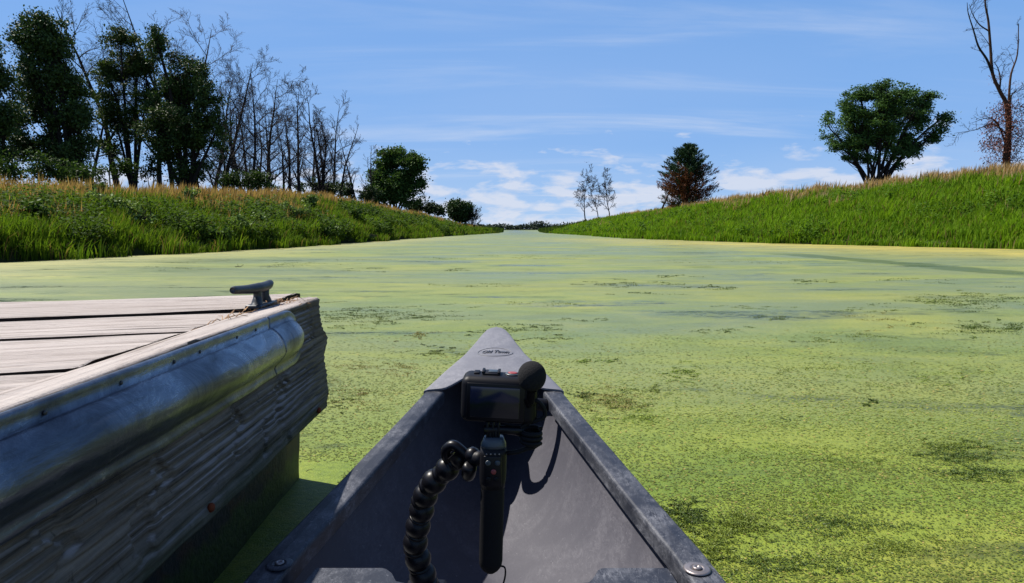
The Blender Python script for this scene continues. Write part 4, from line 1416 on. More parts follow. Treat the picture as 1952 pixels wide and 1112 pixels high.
def edge_beam():
    """old timber along the dock's side; grain ridges, checks and a worn end are modelled"""
    ys = np.concatenate([np.linspace(-0.7, 0.4, 90), np.linspace(0.405, 1.97, 420)])
    prof = []       # (x offset from face, z, is face)
    zt, zb = DOCK_Z + 0.001, 0.205
    prof.append((-0.068, zb + 0.01, 0)); prof.append((-0.068, zt - 0.006, 0)); 
    for t in np.linspace(0, 1, 9): prof.append((-0.064 + t * 0.056, zt, 2))
    for t in np.linspace(0, 1, 110): prof.append((0, zt - 0.006 - t * (zt - zb - 0.012), 1))
    prof.append((-0.008, zb, 0)); prof.append((-0.050, zb, 0))
    n, m = len(ys), len(prof)
    po = np.array(prof)
    Y, K = np.meshgrid(ys, np.arange(m), indexing='ij')
    Z = po[K, 1].copy(); X = po[K, 0].copy(); kind = po[K, 2]
    # the face leans outwards a little towards its foot and bows along its length
    face_x = -0.552 + (DOCK_Z - Z) * 0.075 - 0.010 * sstep((Y - 1.2) / 0.8) * 0
    X = X + face_x
    f = kind == 1
    flow = Z * 62 + 3.2 * fbm(Y * 0.55, Z * 11, 3, 3) * 2 + 0.5 * np.sin(Y * 1.4)
    ridge = 0.5 + 0.5 * np.sin(flow * 2 * math.pi * (1.0 + 0.0 * Y))
    amp = 0.0080 * (0.1 + 1.3 * fbm(Y * 2.3, Z * 13, 7)) * (1 - 0.85 * sstep((Y - 1.78) / 0.16))
    dX = -(1 - ridge) ** 1.5 * amp + 0.006 * (fbm(Y * 2.0, Z * 7, 12) - 0.5) + 0.003 * (fbm(Y * 26, Z * 120, 19) - 0.5)
    chk = fbm(Y * 17 + 1.5 * fbm(Z * 30, Y * 0, 5), Z * 7, 44, 3)
    dX -= 0.007 * np.clip((chk - 0.64) * 12, 0, 1)
    X = np.where(f, X + dX, X)
    top = kind == 2
    Z = np.where(top, Z + 0.004 * (fbm(Y * 2, X * 60, 15, 3) - 0.5) * 2, Z)
    # broken-off end: the timber stops at a different place for every height
    ragged = 1.955 + 0.050 * (fbm(Z * 15, X * 9, 23, 5, 0.62) - 0.5) * 2 + 0.003 * (ridge - 0.5) - 0.02 * (Z < 0.24)
    end = sstep((Y - 1.90) / 0.07)
    Y2 = np.where(end > 0, Y + (ragged - 1.97) * end, Y)
    # rotted notch and wavy foot
    foot = sstep((0.235 - Z) / 0.03)
    Z = Z + foot * 0.014 * (fbm(Y * 6, Y * 0, 31) - 0.4)
    v = np.stack([X, Y2, Z], -1) - np.array(DO)
    i = np.arange(n - 1)[:, None] * m + np.arange(m)[None, :]
    i2 = np.arange(n - 1)[:, None] * m + (np.arange(m)[None, :] + 1) % m
    q = np.stack([i, i2, i2 + m, i + m], -1).reshape(-1, 4)
    faces = [tuple(a) for a in q]
    faces.append(tuple(range((n - 1) * m, n * m)))
    faces.append(tuple(range(m))[::-1])
    ob = mesh_obj("edge_beam", v.reshape(-1, 3), faces, M['beam'], dock, True)
    mod_world_fix(ob)
    return ob


def mod_world_fix(ob):
    """make the mesh's own coordinates equal scene coordinates (materials use them)"""
    me = ob.data
    co = np.empty(len(me.vertices) * 3, dtype=np.float32)
    me.vertices.foreach_get("co", co)
    co = co.reshape(-1, 3) + np.array(DO, dtype=np.float32)
    me.vertices.foreach_set("co", co.ravel())
    me.update()
    ob.location = -DO


edge_beam()
# second timber behind, that carries the planks, and the far end joist
def plain_timber(name, x0, x1, y0, y1, z0, z1, seed, mat):
    bm = bmesh.new()
    bmesh.ops.create_cube(bm, size=1)
    bmesh.ops.scale(bm, vec=(x1 - x0, y1 - y0, z1 - z0), verts=bm.verts)
    bmesh.ops.translate(bm, vec=((x0 + x1) / 2, (y0 + y1) / 2, (z0 + z1) / 2), verts=bm.verts)
    bmesh.ops.subdivide_edges(bm, edges=[e for e in bm.edges], cuts=14, use_grid_fill=True)
    for v in bm.verts:
        v.co += Vector((mnoise.noise(v.co * 9 + Vector((seed, 0, 0))), mnoise.noise(v.co * 9 + Vector((0, seed, 0))), mnoise.noise(v.co * 9))) * 0.008
    ob = bm_obj(name, bm, mat, dock, True)
    ob.location = -DO
    return ob


plain_timber("float", -1.7, -0.615, -0.7, 1.925, -0.35, 0.262, 3, M['float'])
plain_timber("joist", -1.9, -0.66, 1.80, 1.86, 0.27, 0.462, 6, M['beam'])


def bumper(y0, y1, round_far, seed):
    prof = []
    zt = DOCK_Z - 0.002
    # rolled lip, upper flange, half round bulge, lower flange
    for a in np.linspace(200, 20, 8):
        prof.append((0.004 + 0.006 * math.cos(R(a)) , zt - 0.004 + 0.006 * math.sin(R(a))))
    prof += [(0.009, zt - 0.008), (0.008, 0.499)]
    for t_ in np.linspace(0.03, 0.97, 26):
        prof.append((0.0085 + 0.032 * math.sin(math.pi * t_) ** 0.85, 0.502 - 0.092 * t_))
    prof += [(0.0095, 0.406), (0.011, 0.400), (0.013, 0.392), (0.010, 0.390), (0.005, 0.396), (0.004, 0.45), (0.003, zt - 0.01)]
    ys = np.linspace(y0, y1, max(24, int((y1 - y0) * 110)))
    n, m = len(ys), len(prof)
    V = np.zeros((n, m, 3))
    for i, y in enumerate(ys):
        f = 1.0
        if round_far:
            e = (y1 - y) / 0.07
            f = 1.0 if e > 1 else math.sqrt(max(0.02, 1 - (1 - e) ** 2))
        wob = 0.006 * (float(fbm(y * 3.0, 0.5, seed)) - 0.5)
        for j, (dx, z) in enumerate(prof):
            bul = max(0.0, dx - 0.012)
            dent = 0.008 * (float(fbm(y * 6, z * 18, seed + 2, 4)) - 0.5) * min(1.0, bul / 0.02)
            sag = 0.006 * (float(fbm(y * 4.5, 9.0, seed + 5)) - 0.5) * 2 * (z < 0.42)
            X = -0.552 + (DOCK_Z - z) * 0.075 + (dx - bul) + bul * f + dent + wob
            zz = z + sag
            if f < 1:
                zz = 0.458 + (z - 0.458) * (0.55 + 0.45 * f)
            V[i, j] = (X, y, zz)
    # ragged ends along the split
    i = np.arange(n - 1)[:, None] * m + np.arange(m)[None, :]
    i2 = np.arange(n - 1)[:, None] * m + (np.arange(m)[None, :] + 1) % m
    q = np.stack([i, i2, i2 + m, i + m], -1).reshape(-1, 4)
    jag = 0.010 * (fbm(np.arange(m) * 0.45, np.zeros(m), 61) - 0.5)
    if round_far: V[0, :, 1] += jag
    else: V[-1, :, 1] += jag
    faces = [tuple(a) for a in q] + [tuple(range((n - 1) * m, n * m)), tuple(range(m))[::-1]]
    ob = mesh_obj("bumper_rail", V.reshape(-1, 3), faces, M['metal'], dock, True)
    ob.location = -DO
    return ob


rail = bumper(-0.7, 1.510, False, 71)
bumper(1.5135, 1.70, True, 71)
for y in (0.30, 0.52, 0.70, 0.775, 0.93, 1.08, 1.17, 1.33, 1.43):
    o = lathe("rivet", [(0.0026, 0.0), (0.0033, 0.0008), (0.0028, 0.0018), (0.0010, 0.0022)], M['rivet'], rail, 10, (-0.5430 + 0.001, y, 0.508), (1, 0, 0))
for (px, py) in ((417, 931), (549, 806)):
    p = at(px, py, 1.25 if px == 417 else 1.80)
    zz = max(0.226, p.z)
    yy = 1.16 if px == 417 else 1.83
    o = lathe("bolt_head", [(0.008, 0.0), (0.009, 0.004), (0.006, 0.008), (0.002, 0.009)], M['rust'], dock, 8, (-0.552 + (DOCK_Z - zz) * 0.075 - 0.002, yy, zz), (1, 0, 0))
    o.location = -DO


def dock_cleat():
    """horn cleat bolted at the dock's corner: foot, two legs, bar with a long and a worn short horn"""
    bm_parts = Tubes()
    cy, cx, z0 = 1.735, -0.640, DOCK_Z
    # horn bar, near horn long
    p = [Vector((cx - 0.012, cy - 0.150, z0 + 0.054)), Vector((cx - 0.010, cy - 0.12, z0 + 0.052)), Vector((cx - 0.006, cy - 0.07, z0 + 0.049)), Vector((cx, cy - 0.02, z0 + 0.048)), Vector((cx + 0.002, cy + 0.03, z0 + 0.049)), Vector((cx + 0.003, cy + 0.062, z0 + 0.055))]
    path = smooth_path(p, 5)
    rad = np.interp(np.linspace(0, 1, len(path)), [0, 0.04, 0.3, 0.6, 0.9, 1.0], [0.007, 0.0095, 0.0105, 0.0135, 0.012, 0.008])
    bm_parts.add(path, rad, 12)
    ob = bm_parts.build("cleat", M['cleat'], dock)
    ob.location = -DO
    for sgn in (-1, 1):
        t = Tubes()
        q = smooth_path([Vector((cx, cy + sgn * 0.036, z0 - 0.004)), Vector((cx, cy + sgn * 0.030, z0 + 0.014)), Vector((cx, cy + sgn * 0.026, z0 + 0.028)), Vector((cx, cy + sgn * 0.030, z0 + 0.046))], 4)
        t.add(q, np.interp(np.linspace(0, 1, len(q)), [0, 0.25, 0.6, 1], [0.020, 0.014, 0.0105, 0.010]), 10)
        l = t.build("cleat_leg", M['cleat'], ob)
    f = rounded_box("cleat_foot", (0.040, 0.125, 0.012), 0.005, M['cleat'], ob, (cx, cy, z0 + 0.003))


dock_cleat()


def dry_straw():
    g = np.random.default_rng(3)
    t = Tubes(); r = random.Random(3)
    O = Vector((-0.612, 1.66, DOCK_Z))
    for i in range(210):
        y = r.choice((r.gauss(0.12, 0.05), r.gauss(-0.06, 0.13), r.gauss(0.14, 0.03)))
        x = r.gauss(-0.016, 0.010) + (0.05 if y > 0.10 and r.random() < 0.5 else 0)
        p = Vector((x, y, r.uniform(-0.014, 0.002)))
        a = r.gauss(math.pi / 2, 0.5); L = r.uniform(0.02, 0.06)
        dz = r.uniform(-0.006, 0.007)
        if x > 0.03: dz = -r.uniform(0.0, 0.035)
        q = p + Vector((math.cos(a) * L, math.sin(a) * L, dz))
        m = p.lerp(q, 0.5) + Vector((r.gauss(0, 0.006), r.gauss(0, 0.006), abs(r.gauss(0, 0.006))))
        t.add([tuple(p), tuple(m), tuple(q)], [0.0011, 0.0010, 0.0006], 3, cap=False)
    m, tt, b = new_mat("straw")
    n = tt.noise(tt.node('ShaderNodeTexCoord').outputs['Object'], 60, 3)
    tt.link(tt.ramp(n, [(0.3, (0.13, 0.065, 0.03)), (0.7, (0.33, 0.20, 0.10))]), b.inputs['Base Color'])
    set_in(b, Roughness=0.9)
    ob = t.build("dry_straw", m)
    ob.location = O
    tag(ob, "wisps of dry brown straw caught round the cleat at the dock corner", "straw", kind="stuff")


dry_straw()

# ------------------------------------------------------------------ canoe
TIP_Y = 2.2
KC = 1.19                         # canoe, action camera, grip and arm scaled up about the scene camera
canoe = empty("canoe", (-0.0476, 0.0, -0.1368))
canoe.scale = (KC, KC, KC)
tag(canoe, "dark grey canoe bow with black gunwales floating beside the dock", "canoe")
CW = np.array([(-2.75, 0.0), (-2.72, 0.02), (-2.5, 0.075), (-2.2, 0.155), (-1.5, 0.295), (-0.6, 0.395), (0.0, 0.390), (0.45, 0.360), (0.915, 0.302), (1.27, 0.236), (1.62, 0.166), (1.765, 0.129), (1.92, 0.083), (2.05, 0.055),
               (2.12, 0.041), (2.165, 0.029), (2.19, 0.016), (2.2, 0.0)], float)


def cw(y): return np.interp(y, CW[:, 0], CW[:, 1])
def cx(y): return -0.036 - 0.0115 * (np.asarray(y) - 0.915)
def cz(y):
    y = np.asarray(y, float)
    f = np.clip((y - 0.60) / 1.6, 0, 1.2)
    bb = np.clip((-y - 1.2) / 1.5, 0, 1.1)
    return 0.264 + 0.135 * f ** 1.6 + 0.12 * bb ** 1.6


def put_canoe(ob):
    ob.location = (0.04, 0, 0)
    return ob


def hull(name, inner, mat):
    ys = np.concatenate([np.linspace(-2.74, 0.3, 50), np.linspace(0.34, 2.19, 70)])
    th = np.linspace(0, 1, 24)
    n, m = len(ys), len(th) * 2 - 1
    V = np.zeros((n, m, 3))
    for i, y in enumerate(ys):
        zg = float(cz(y)) - 0.012
        W = max(0.004, float(cw(y)) - (0.014 if inner else 0.004))
        k0 = 0.045 if inner else 0.020
        rise = np.clip((y - 1.05) / 1.12, 0, 1) ** 3.2 + np.clip((-y - 1.6) / 1.12, 0, 1) ** 3.2
        zk = k0 + (zg - k0 - 0.02) * min(1, rise)
        v_ = np.clip((y - 0.6) / 1.3, 0, 1)
        a = 0.72 + 0.75 * v_
        for j in range(m):
            t = (j - (len(th) - 1)) / (len(th) - 1)
            ang = abs(t) * math.pi / 2
            x = W * math.sin(ang) ** a * (1 if t >= 0 else -1)
            z = zk + (zg - zk) * (1 - math.cos(ang)) ** 0.9
            V[i, j] = (float(cx(y)) + x, y, z)
    i = np.arange(n - 1)[:, None] * m + np.arange(m - 1)[None, :]
    q = np.stack([i, i + 1, i + 1 + m, i + m], -1).reshape(-1, 4)
    if not inner: q = q[:, ::-1]
    return put_canoe(mesh_obj(name, V.reshape(-1, 3), q, mat, canoe, True))


hull("hull_lining", True, M['hull_in'])
hull("hull", False, M['hull_out'])


def sweep(name, ys, prof_fn, mat, closed=True, smooth=False):
    rows = [prof_fn(y) for y in ys]
    n, m = len(rows), len(rows[0])
    V = np.array(rows).reshape(-1, 3)
    i = np.arange(n - 1)[:, None] * m + np.arange(m)[None, :]
    i2 = np.arange(n - 1)[:, None] * m + (np.arange(m)[None, :] + 1) % m
    q = np.stack([i, i2, i2 + m, i + m], -1).reshape(-1, 4)
    faces = [tuple(a) for a in q] + [tuple(range(m))[::-1], tuple(range((n - 1) * m, n * m))]
    return mesh_obj(name, V, faces, mat, canoe, smooth)


def gunwale(side):
    # cross-section seen from the stern: rounded flat top, outer skirt, inner lip
    pr = [(0.002, -0.030), (0.000, -0.006), (0.0015, -0.002), (0.005, 0.0), (0.022, 0.0012), (0.0415, 0.0), (0.0445, -0.002), (0.046, -0.006), (0.0465, -0.028), (0.0440, -0.030), (0.0425, -0.012), (0.004, -0.012), (0.0045, -0.030)]

    def row(y):
        W = float(cw(y)); zg = float(cz(y)); c = float(cx(y))
        return [(c + side * (W - u), y, zg + v) for (u, v) in pr]
    ys = np.concatenate([np.linspace(-2.55, 0.2, 30), np.linspace(0.25, 1.622, 60)])
    ob = sweep("gunwale", ys, row, M['gunwale'])
    bv = ob.modifiers.new("edge", 'BEVEL'); bv.width = 0.0012; bv.segments = 2; bv.limit_method = 'ANGLE'
    return put_canoe(ob)


gl = gunwale(-1)
gr = gunwale(1)
gl["label"] = "gunwale on the dock side, half in shadow"
gr["label"] = "sunlit scuffed gunwale on the open water side"


def gunwale_screw(px, py, parent):
    yy = 0.915
    side = -1 if px < 900 else 1
    for _ in range(3):
        zz = float(cz(yy)); yy = on_z(px, py, zz).y
    p = on_z(px, py, float(cz(yy)) + 0.001)
    w = lathe("washer", [(0.0175, 0.0), (0.0180, 0.0012), (0.0150, 0.0026), (0.0105, 0.0022), (0.0095, 0.0030), (0.0085, 0.0018), (0.003, 0.0015)], M['washer'] if side > 0 else M['gunwale'], parent, 28, (p.x, p.y, p.z))
    s = lathe("screw_head", [(0.0060, 0.0016), (0.0062, 0.0038), (0.0050, 0.0046), (0.0022, 0.0046), (0.0016, 0.0030)], M['washer'], w, 20, (p.x, p.y, p.z))


gunwale_screw(533, 1077, gl)
gunwale_screw(1329, 1086, gr)


def deck_plate():
    us = np.concatenate([[-1.0], np.linspace(-0.985, 0.985, 41), [1.0]])
    vs = np.concatenate([np.linspace(0, 0.9, 30), np.linspace(0.915, 1.0, 12)])
    y_side = 1.618

    def rear(u):
        a = abs(u) * 0.166
        # straight over the gunwales, then a smooth scoop forwards
        if a > 0.121: return y_side
        return y_side + 0.075 * sstep((0.121 - a) / 0.05) + 0.012 * (1 - (a / 0.121) ** 2)
    V = []
    for v in vs:
        row = []
        for u in us:
            yr_ = float(rear(u))
            y = yr_ + (TIP_Y + 0.004 - yr_) * v
            W = float(cw(min(y, 2.2))) + 0.003 if y < 2.2 else 0.002
            z = float(cz(y)) + 0.0035 + 0.010 * (1 - u * u) * min(1, W / 0.10)
            # the plate's brow drops to the gunwales at the edge
            if abs(u) > 0.95: z -= 0.003 * ((abs(u) - 0.95) / 0.05) ** 2
            row.append((float(cx(y)) + u * W, y, z))
        # skirts
        l = row[0]; rr = row[-1]
        row = [(l[0] - 0.0005, l[1], l[2] - 0.034)] + row + [(rr[0] + 0.0005, rr[1], rr[2] - 0.034)]
        V.append(row)
    V = np.array(V); n, m, _ = V.shape
    i = np.arange(n - 1)[:, None] * m + np.arange(m - 1)[None, :]
    q = np.stack([i, i + 1, i + 1 + m, i + m], -1).reshape(-1, 4)
    ob = mesh_obj("deck_plate", V.reshape(-1, 3), q, M['deckplate'], canoe, True)
    so = ob.modifiers.new("thick", 'SOLIDIFY'); so.thickness = 0.0045; so.offset = -1
    bv = ob.modifiers.new("edge", 'BEVEL'); bv.width = 0.001; bv.segments = 2; bv.limit_method = 'ANGLE'; bv.angle_limit = R(50)
    return put_canoe(ob)


plate = deck_plate()


def on_plate(dx, y):
    W = float(cw(y)) + 0.003
    u = dx / W
    return Vector((float(cx(y)) + dx, y, float(cz(y)) + 0.0035 + 0.010 * (1 - u * u) * min(1, W / 0.10)))


def emblem():
    """raised oval with the maker's script on the deck plate"""
    ec, ax, ay = 1.905, 0.049, 0.042
    n = 64
    t = Tubes()
    pts = [on_plate(ax * math.cos(2 * math.pi * k / n), ec + ay * math.sin(2 * math.pi * k / n)) for k in range(n)] 
    pts.append(pts[0]); pts.append(pts[1])
    t.add(pts, [0.0016] * len(pts), 6, cap=False)
    rim = t.build("emblem_rim", M['emblem'], plate)
    # lettering
    cu = bpy.data.curves.new("lettering", 'FONT')
    cu.body = "Old Town"
    cu.align_x = 'CENTER'; cu.align_y = 'CENTER'
    cu.shear = 0.35
    cu.size = 0.0215
    cu.space_character = 0.92
    cu.offset = 0.0002
    tmp = bpy.data.objects.new("lettering_tmp", cu)
    C.objects.link(tmp)
    bpy.context.view_layer.update()
    me = bpy.data.meshes.new_from_object(tmp.evaluated_get(bpy.context.evaluated_depsgraph_get()))
    bpy.data.objects.remove(tmp)
    bm = bmesh.new(); bm.from_mesh(me)
    bmesh.ops.subdivide_edges(bm, edges=list(bm.edges), cuts=1)
    ext = bmesh.ops.extrude_face_region(bm, geom=list(bm.faces))
    up = [g for g in ext['geom'] if isinstance(g, bmesh.types.BMVert)]
    upset = set(up)
    for v in bm.verts:
        hgt = 0.0016 if v in upset else -0.0008
        p = on_plate(v.co.x * 0.92, ec + v.co.y * 1.75)
        v.co = p + Vector((0, 0, hgt))
    bm_obj("lettering", bm, M['gunwale'], plate)


emblem()

# carry handle under the plate's scoop
hy = 1.565
hp = smooth_path([(float(cx(hy)) - 0.052, hy + 0.13, float(cz(hy)) + 0.002), (float(cx(hy)) - 0.048, hy + 0.05, float(cz(hy)) - 0.012), (float(cx(hy)), hy, float(cz(hy)) - 0.010), (float(cx(hy)) + 0.085, hy + 0.012, float(cz(hy)) - 0.014), (float(cx(hy)) + 0.128, hy + 0.02, float(cz(hy)) - 0.020)], 6)
put_canoe(tube_obj("carry_handle", hp, [0.015] * len(hp), M['black'], canoe, 10))
o = put_canoe(lathe("plate_rivet", [(0.004, 0), (0.0045, 0.001), (0.003, 0.0025)], M['rivet'], canoe, 10, (float(cx(1.60)) + 0.1215, 1.592, float(cz(1.6)) - 0.014), (-1, 0, 0.2)))


def thwart():
    """moulded cross piece at the foot of the picture, with a shallow notch in its front edge"""
    zt = 0.258
    TF = on_z(650, 1081, zt).y
    front = [(-0.270, TF), (-0.178, TF), (-0.170, TF - 0.003), (-0.163, TF - 0.012), (-0.153, TF - 0.035), (-0.135, TF - 0.042), (0.085, TF - 0.042), (0.100, TF - 0.038), (0.108, TF - 0.026), (0.118, TF - 0.003), (0.126, TF), (0.215, TF)]
    back = [(0.232, 0.70), (-0.295, 0.70)]
    pts = front + back
    bm = bmesh.new()
    vs = [bm.verts.new((x, y, zt)) for x, y in pts]
    f = bm.faces.new(vs)
    e = bmesh.ops.extrude_face_region(bm, geom=[f])
    for g in e['geom']:
        if isinstance(g, bmesh.types.BMVert): g.co.z -= 0.028
    bmesh.ops.bevel(bm, geom=[x for x in bm.edges if abs(x.verts[0].co.z - x.verts[1].co.z) < 1e-5 and x.verts[0].co.z > zt - 0.01], offset=0.003, segments=2, affect='EDGES')
    return put_canoe(bm_obj("thwart", bm, M['gunwale'], canoe))


thwart()

def waterline(y_local, z_local):
    """half width of the outer hull where it meets a level"""
    zg = float(cz(y_local)) - 0.012
    W = max(0.004, float(cw(y_local)) - 0.004)
    k0 = 0.020
    rise = float(np.clip((y_local - 1.05) / 1.12, 0, 1) ** 3.2 + np.clip((-y_local - 1.6) / 1.12, 0, 1) ** 3.2)
    zk = k0 + (zg - k0 - 0.02) * min(1, rise)
    if zk >= z_local: return 0.0
    a = 0.72 + 0.75 * float(np.clip((y_local - 0.6) / 1.3, 0, 1))
    c = 1 - ((z_local - zk) / (zg - zk)) ** (1 / 0.9)
    return W * math.sin(math.acos(c)) ** a


def build_water():
    """the water sheet, open where the hull displaces it"""
    zl_ = 0.1368 / KC
    ys = [y for y in np.linspace(-2.7, 2.15, 90) if waterline(y, zl_) > 0.012]
    ring = [((float(cx(y)) - waterline(y, zl_) + 0.005) * KC, y * KC) for y in ys]
    ring += [((float(cx(y)) + waterline(y, zl_) - 0.005) * KC, y * KC) for y in reversed(ys)]
    bm = bmesh.new()
    def loop(pts):
        vs = [bm.verts.new((x, y, 0)) for x, y in pts]
        return [bm.edges.new((vs[k], vs[(k + 1) % len(vs)])) for k in range(len(vs))]
    e = loop([(-6, -6), (6, -6), (6, 8), (-6, 8)]) + loop(ring)
    bmesh.ops.triangle_fill(bm, edges=e, use_beauty=True)
    # the far sheet round it
    o = [bm.verts.new(p) for p in ((-900, -70, 0), (900, -70, 0), (900, 900, 0), (-900, 900, 0))]
    q = [v for v in bm.verts if abs(abs(v.co.x) - 6) < 1e-4]
    q = sorted(q, key=lambda v: math.atan2(v.co.y - 1, v.co.x))
    for k in range(4):
        bm.faces.new((o[k], o[(k + 1) % 4], q[(k + 1) % 4], q[k]))
    for f in bm.faces:
        if f.normal.z < 0: f.normal_flip()
    bm.normal_update()
    for f in bm.faces:
        if f.normal.z < 0: f.normal_flip()
    me = bpy.data.meshes.new("water")
    bm.to_mesh(me); bm.free()
    me.materials.append(M['water'])
    tag(link(bpy.data.objects.new("water", me)), kind="structure")


build_water()

# ------------------------------------------------------------------ action camera on its hand grip and ball-joint arm
GY = 0.72


def gp(px, py, y=GY):
    return at(px, py, y)


S = GY / FPX
ac = empty("action_camera", gp(945, 812))
tag(ac, "small black action camera with a round foam microphone ball on the grip", "camera")
AO = Vector(ac.location)
ac.location = AO * KC + Vector((0, 0, -0.1368)); ac.scale = (KC, KC, KC)
yaw = R(-2.0); roll = R(2.6)
bc = gp(952, 757, GY + 0.012)                       # middle of its body
body = rounded_box("body", (0.0815, 0.036, 0.0505), 0.0085, M['black'], ac, bc - AO, (R(3), roll, yaw), 5)
cr = Matrix.Rotation(yaw, 3, 'Z') @ Matrix.Rotation(roll, 3, 'Y') @ Matrix.Rotation(R(3), 3, 'X')
loc = lambda x, y, z: bc - AO + cr @ Vector((x, y, z))
rot3 = (R(3), roll, yaw)
rounded_box("screen", (0.053, 0.0016, 0.034), 0.0006, M['screen'], ac, loc(-0.004, -0.0181, -0.001), rot3, 2)
fr = rounded_box("screen_bezel", (0.062, 0.0012, 0.041), 0.0005, M['gloss'], ac, loc(-0.003, -0.01795, -0.001), rot3, 2)
rounded_box("accessory_shoe", (0.018, 0.017, 0.0030), 0.0008, M['black'], ac, loc(-0.010, 0.003, 0.0258), rot3, 2)
rounded_box("shoe_slot", (0.010, 0.010, 0.0014), 0.0004, M['bluegrey'], ac, loc(-0.008, 0.004, 0.0275), rot3, 2)
for dx in (-0.0085, 0.0085):
    rounded_box("shoe_rail", (0.0030, 0.016, 0.0026), 0.0006, M['black'], ac, loc(-0.010 + dx, 0.003, 0.0277), rot3, 2)
rounded_box("latch", (0.006, 0.012, 0.0022), 0.0006, M['black'], ac, loc(-0.0255, 0.003, 0.0258), rot3, 2)
bq = Vector(loc(0.0135, 0.003, 0.0252))
btn = lathe("shutter_button", [(0.0072, -0.0004), (0.0074, 0.0010), (0.0060, 0.0016)], M['bluegrey'], ac, 28, (0, 0, 0))
btn.location = bq; btn.rotation_euler = rot3; btn.scale = (1.15, 1.0, 1)
ring = lathe("red_ring", [(0.0046, 0.0016), (0.0048, 0.0021), (0.0030, 0.0023)], M['red'], btn, 24, (0, 0, 0))
rounded_box("side_door", (0.0016, 0.026, 0.034), 0.0006, M['rubber'], ac, loc(0.0408, 0.002, -0.002), rot3, 2)

# foam ball
fb = gp(1014, 717, GY - 0.008) - AO
bm = bmesh.new()
bmesh.ops.create_icosphere(bm, subdivisions=4, radius=1.0)
for v in bm.verts:
    nz = 1 + 0.012 * mnoise.noise(v.co * 22)
    zz = v.co.z * (1.0 if v.co.z > 0 else 1.06)
    taper = 1.0 if v.co.z > -0.7 else 1.0 - 0.2 * (-v.co.z - 0.7) / 0.3
    v.co = Vector((v.co.x * 0.0152 * nz * taper, v.co.y * 0.0152 * nz * taper, zz * 0.0160 * nz)) + fb
bm_obj("microphone_foam", bm, M['foam'], ac, True)
st = [gp(1014, 745, GY - 0.008) - AO, gp(1011, 768, GY - 0.006) - AO]
tube_obj("microphone_stem", st, [0.0052, 0.0046], M['black'], ac, 12)
jk = [gp(1004, 760, GY - 0.006) - AO, gp(1010, 776, GY - 0.006) - AO]
tube_obj("microphone_plug", jk, [0.0040, 0.0036], M['gloss'], ac, 10)
# lead: arches out beside the body, coils below, runs in to the grip
lead = [gp(1008, 768, GY - 0.004), gp(1022, 764, GY - 0.004), gp(1034, 774, GY - 0.002), gp(1039, 787, GY), gp(1036, 796, GY), gp(1022, 802, GY), gp(1005, 808, GY), gp(992, 816, GY)]
lead = [p - AO for p in lead]
tube_obj("microphone_lead", smooth_path(lead, 6), [0.0023] * (6 * 7 + 1), M['rubber'], ac, 8)
coil = []
for k in range(60):
    a = k / 59.0
    th = a * 3 * 2 * math.pi
    c = gp(1012, 818 + 26 * a, GY + 0.004)
    coil.append(c + Vector((math.cos(th) * 0.0105, math.sin(th) * 0.0105, 0)) - AO)
coil += [gp(1018, 852, GY) - AO, gp(1005, 855, GY) - AO, gp(985, 862, GY) - AO, gp(966, 864, GY) - AO]
tube_obj("coiled_lead", coil, [0.0026] * len(coil), M['rubber'], ac, 8)
# mount fingers under the body
for k, dx in enumerate((-0.006, 0.0, 0.006)):
    p = gp(940, 818, GY + 0.004) - AO
    rounded_box("mount_finger", (0.0030, 0.013, 0.019), 0.001, M['black'], ac, p + Vector((dx, 0, 0)), (0, 0, 0), 2)
p0 = gp(923, 819, GY + 0.002) - AO; p1 = gp(960, 819, GY + 0.002) - AO; p2 = gp(995, 822, GY + 0.002) - AO
tube_obj("thumb_screw", [p0, p0.lerp(p1, 0.3), p1, p1.lerp(p2, 0.2), p2], [0.0055, 0.0050, 0.0042, 0.0048, 0.0056], M['gloss'], ac, 12)

# hand grip
hg = empty("hand_grip", gp(936, 1092))
tag(hg, "upright black hand grip with control buttons carrying the action camera", "grip")
HO = Vector(hg.location)
hg.location = HO * KC + Vector((0, 0, -0.1368)); hg.scale = (KC, KC, KC)
g0 = gp(935, 1092, GY + 0.006); g1 = gp(941, 840, GY + 0.002)
axis = (g1 - g0).normalized(); Lg = (g1 - g0).length


def grip_section(name, t0, t1, rad, mat, sq=0.82):
    """oval section between two fractions of the grip's length; rad: list of radii"""
    k = 28; rows = len(rad)
    vs = []; fs = []
    for i, rr in enumerate(rad):
        t = t0 + (t1 - t0) * i / (rows - 1)
        c = g0 + axis * (Lg * t) - HO
        for j in range(k):
            a = 2 * math.pi * j / k
            ca, sa = math.cos(a), math.sin(a)
            ex = math.copysign(abs(ca) ** 0.8, ca); ey = math.copysign(abs(sa) ** 0.8, sa)
            vs.append(c + Vector((ex * rr, ey * rr * sq, 0)))
    for i in range(rows - 1):
        for j in range(k):
            fs.append((i * k + j, i * k + (j + 1) % k, (i + 1) * k + (j + 1) % k, (i + 1) * k + j))
    fs.append(tuple(range(k))[::-1]); fs.append(tuple(range((rows - 1) * k, rows * k)))
    return mesh_obj(name, vs, fs, mat, hg, True)


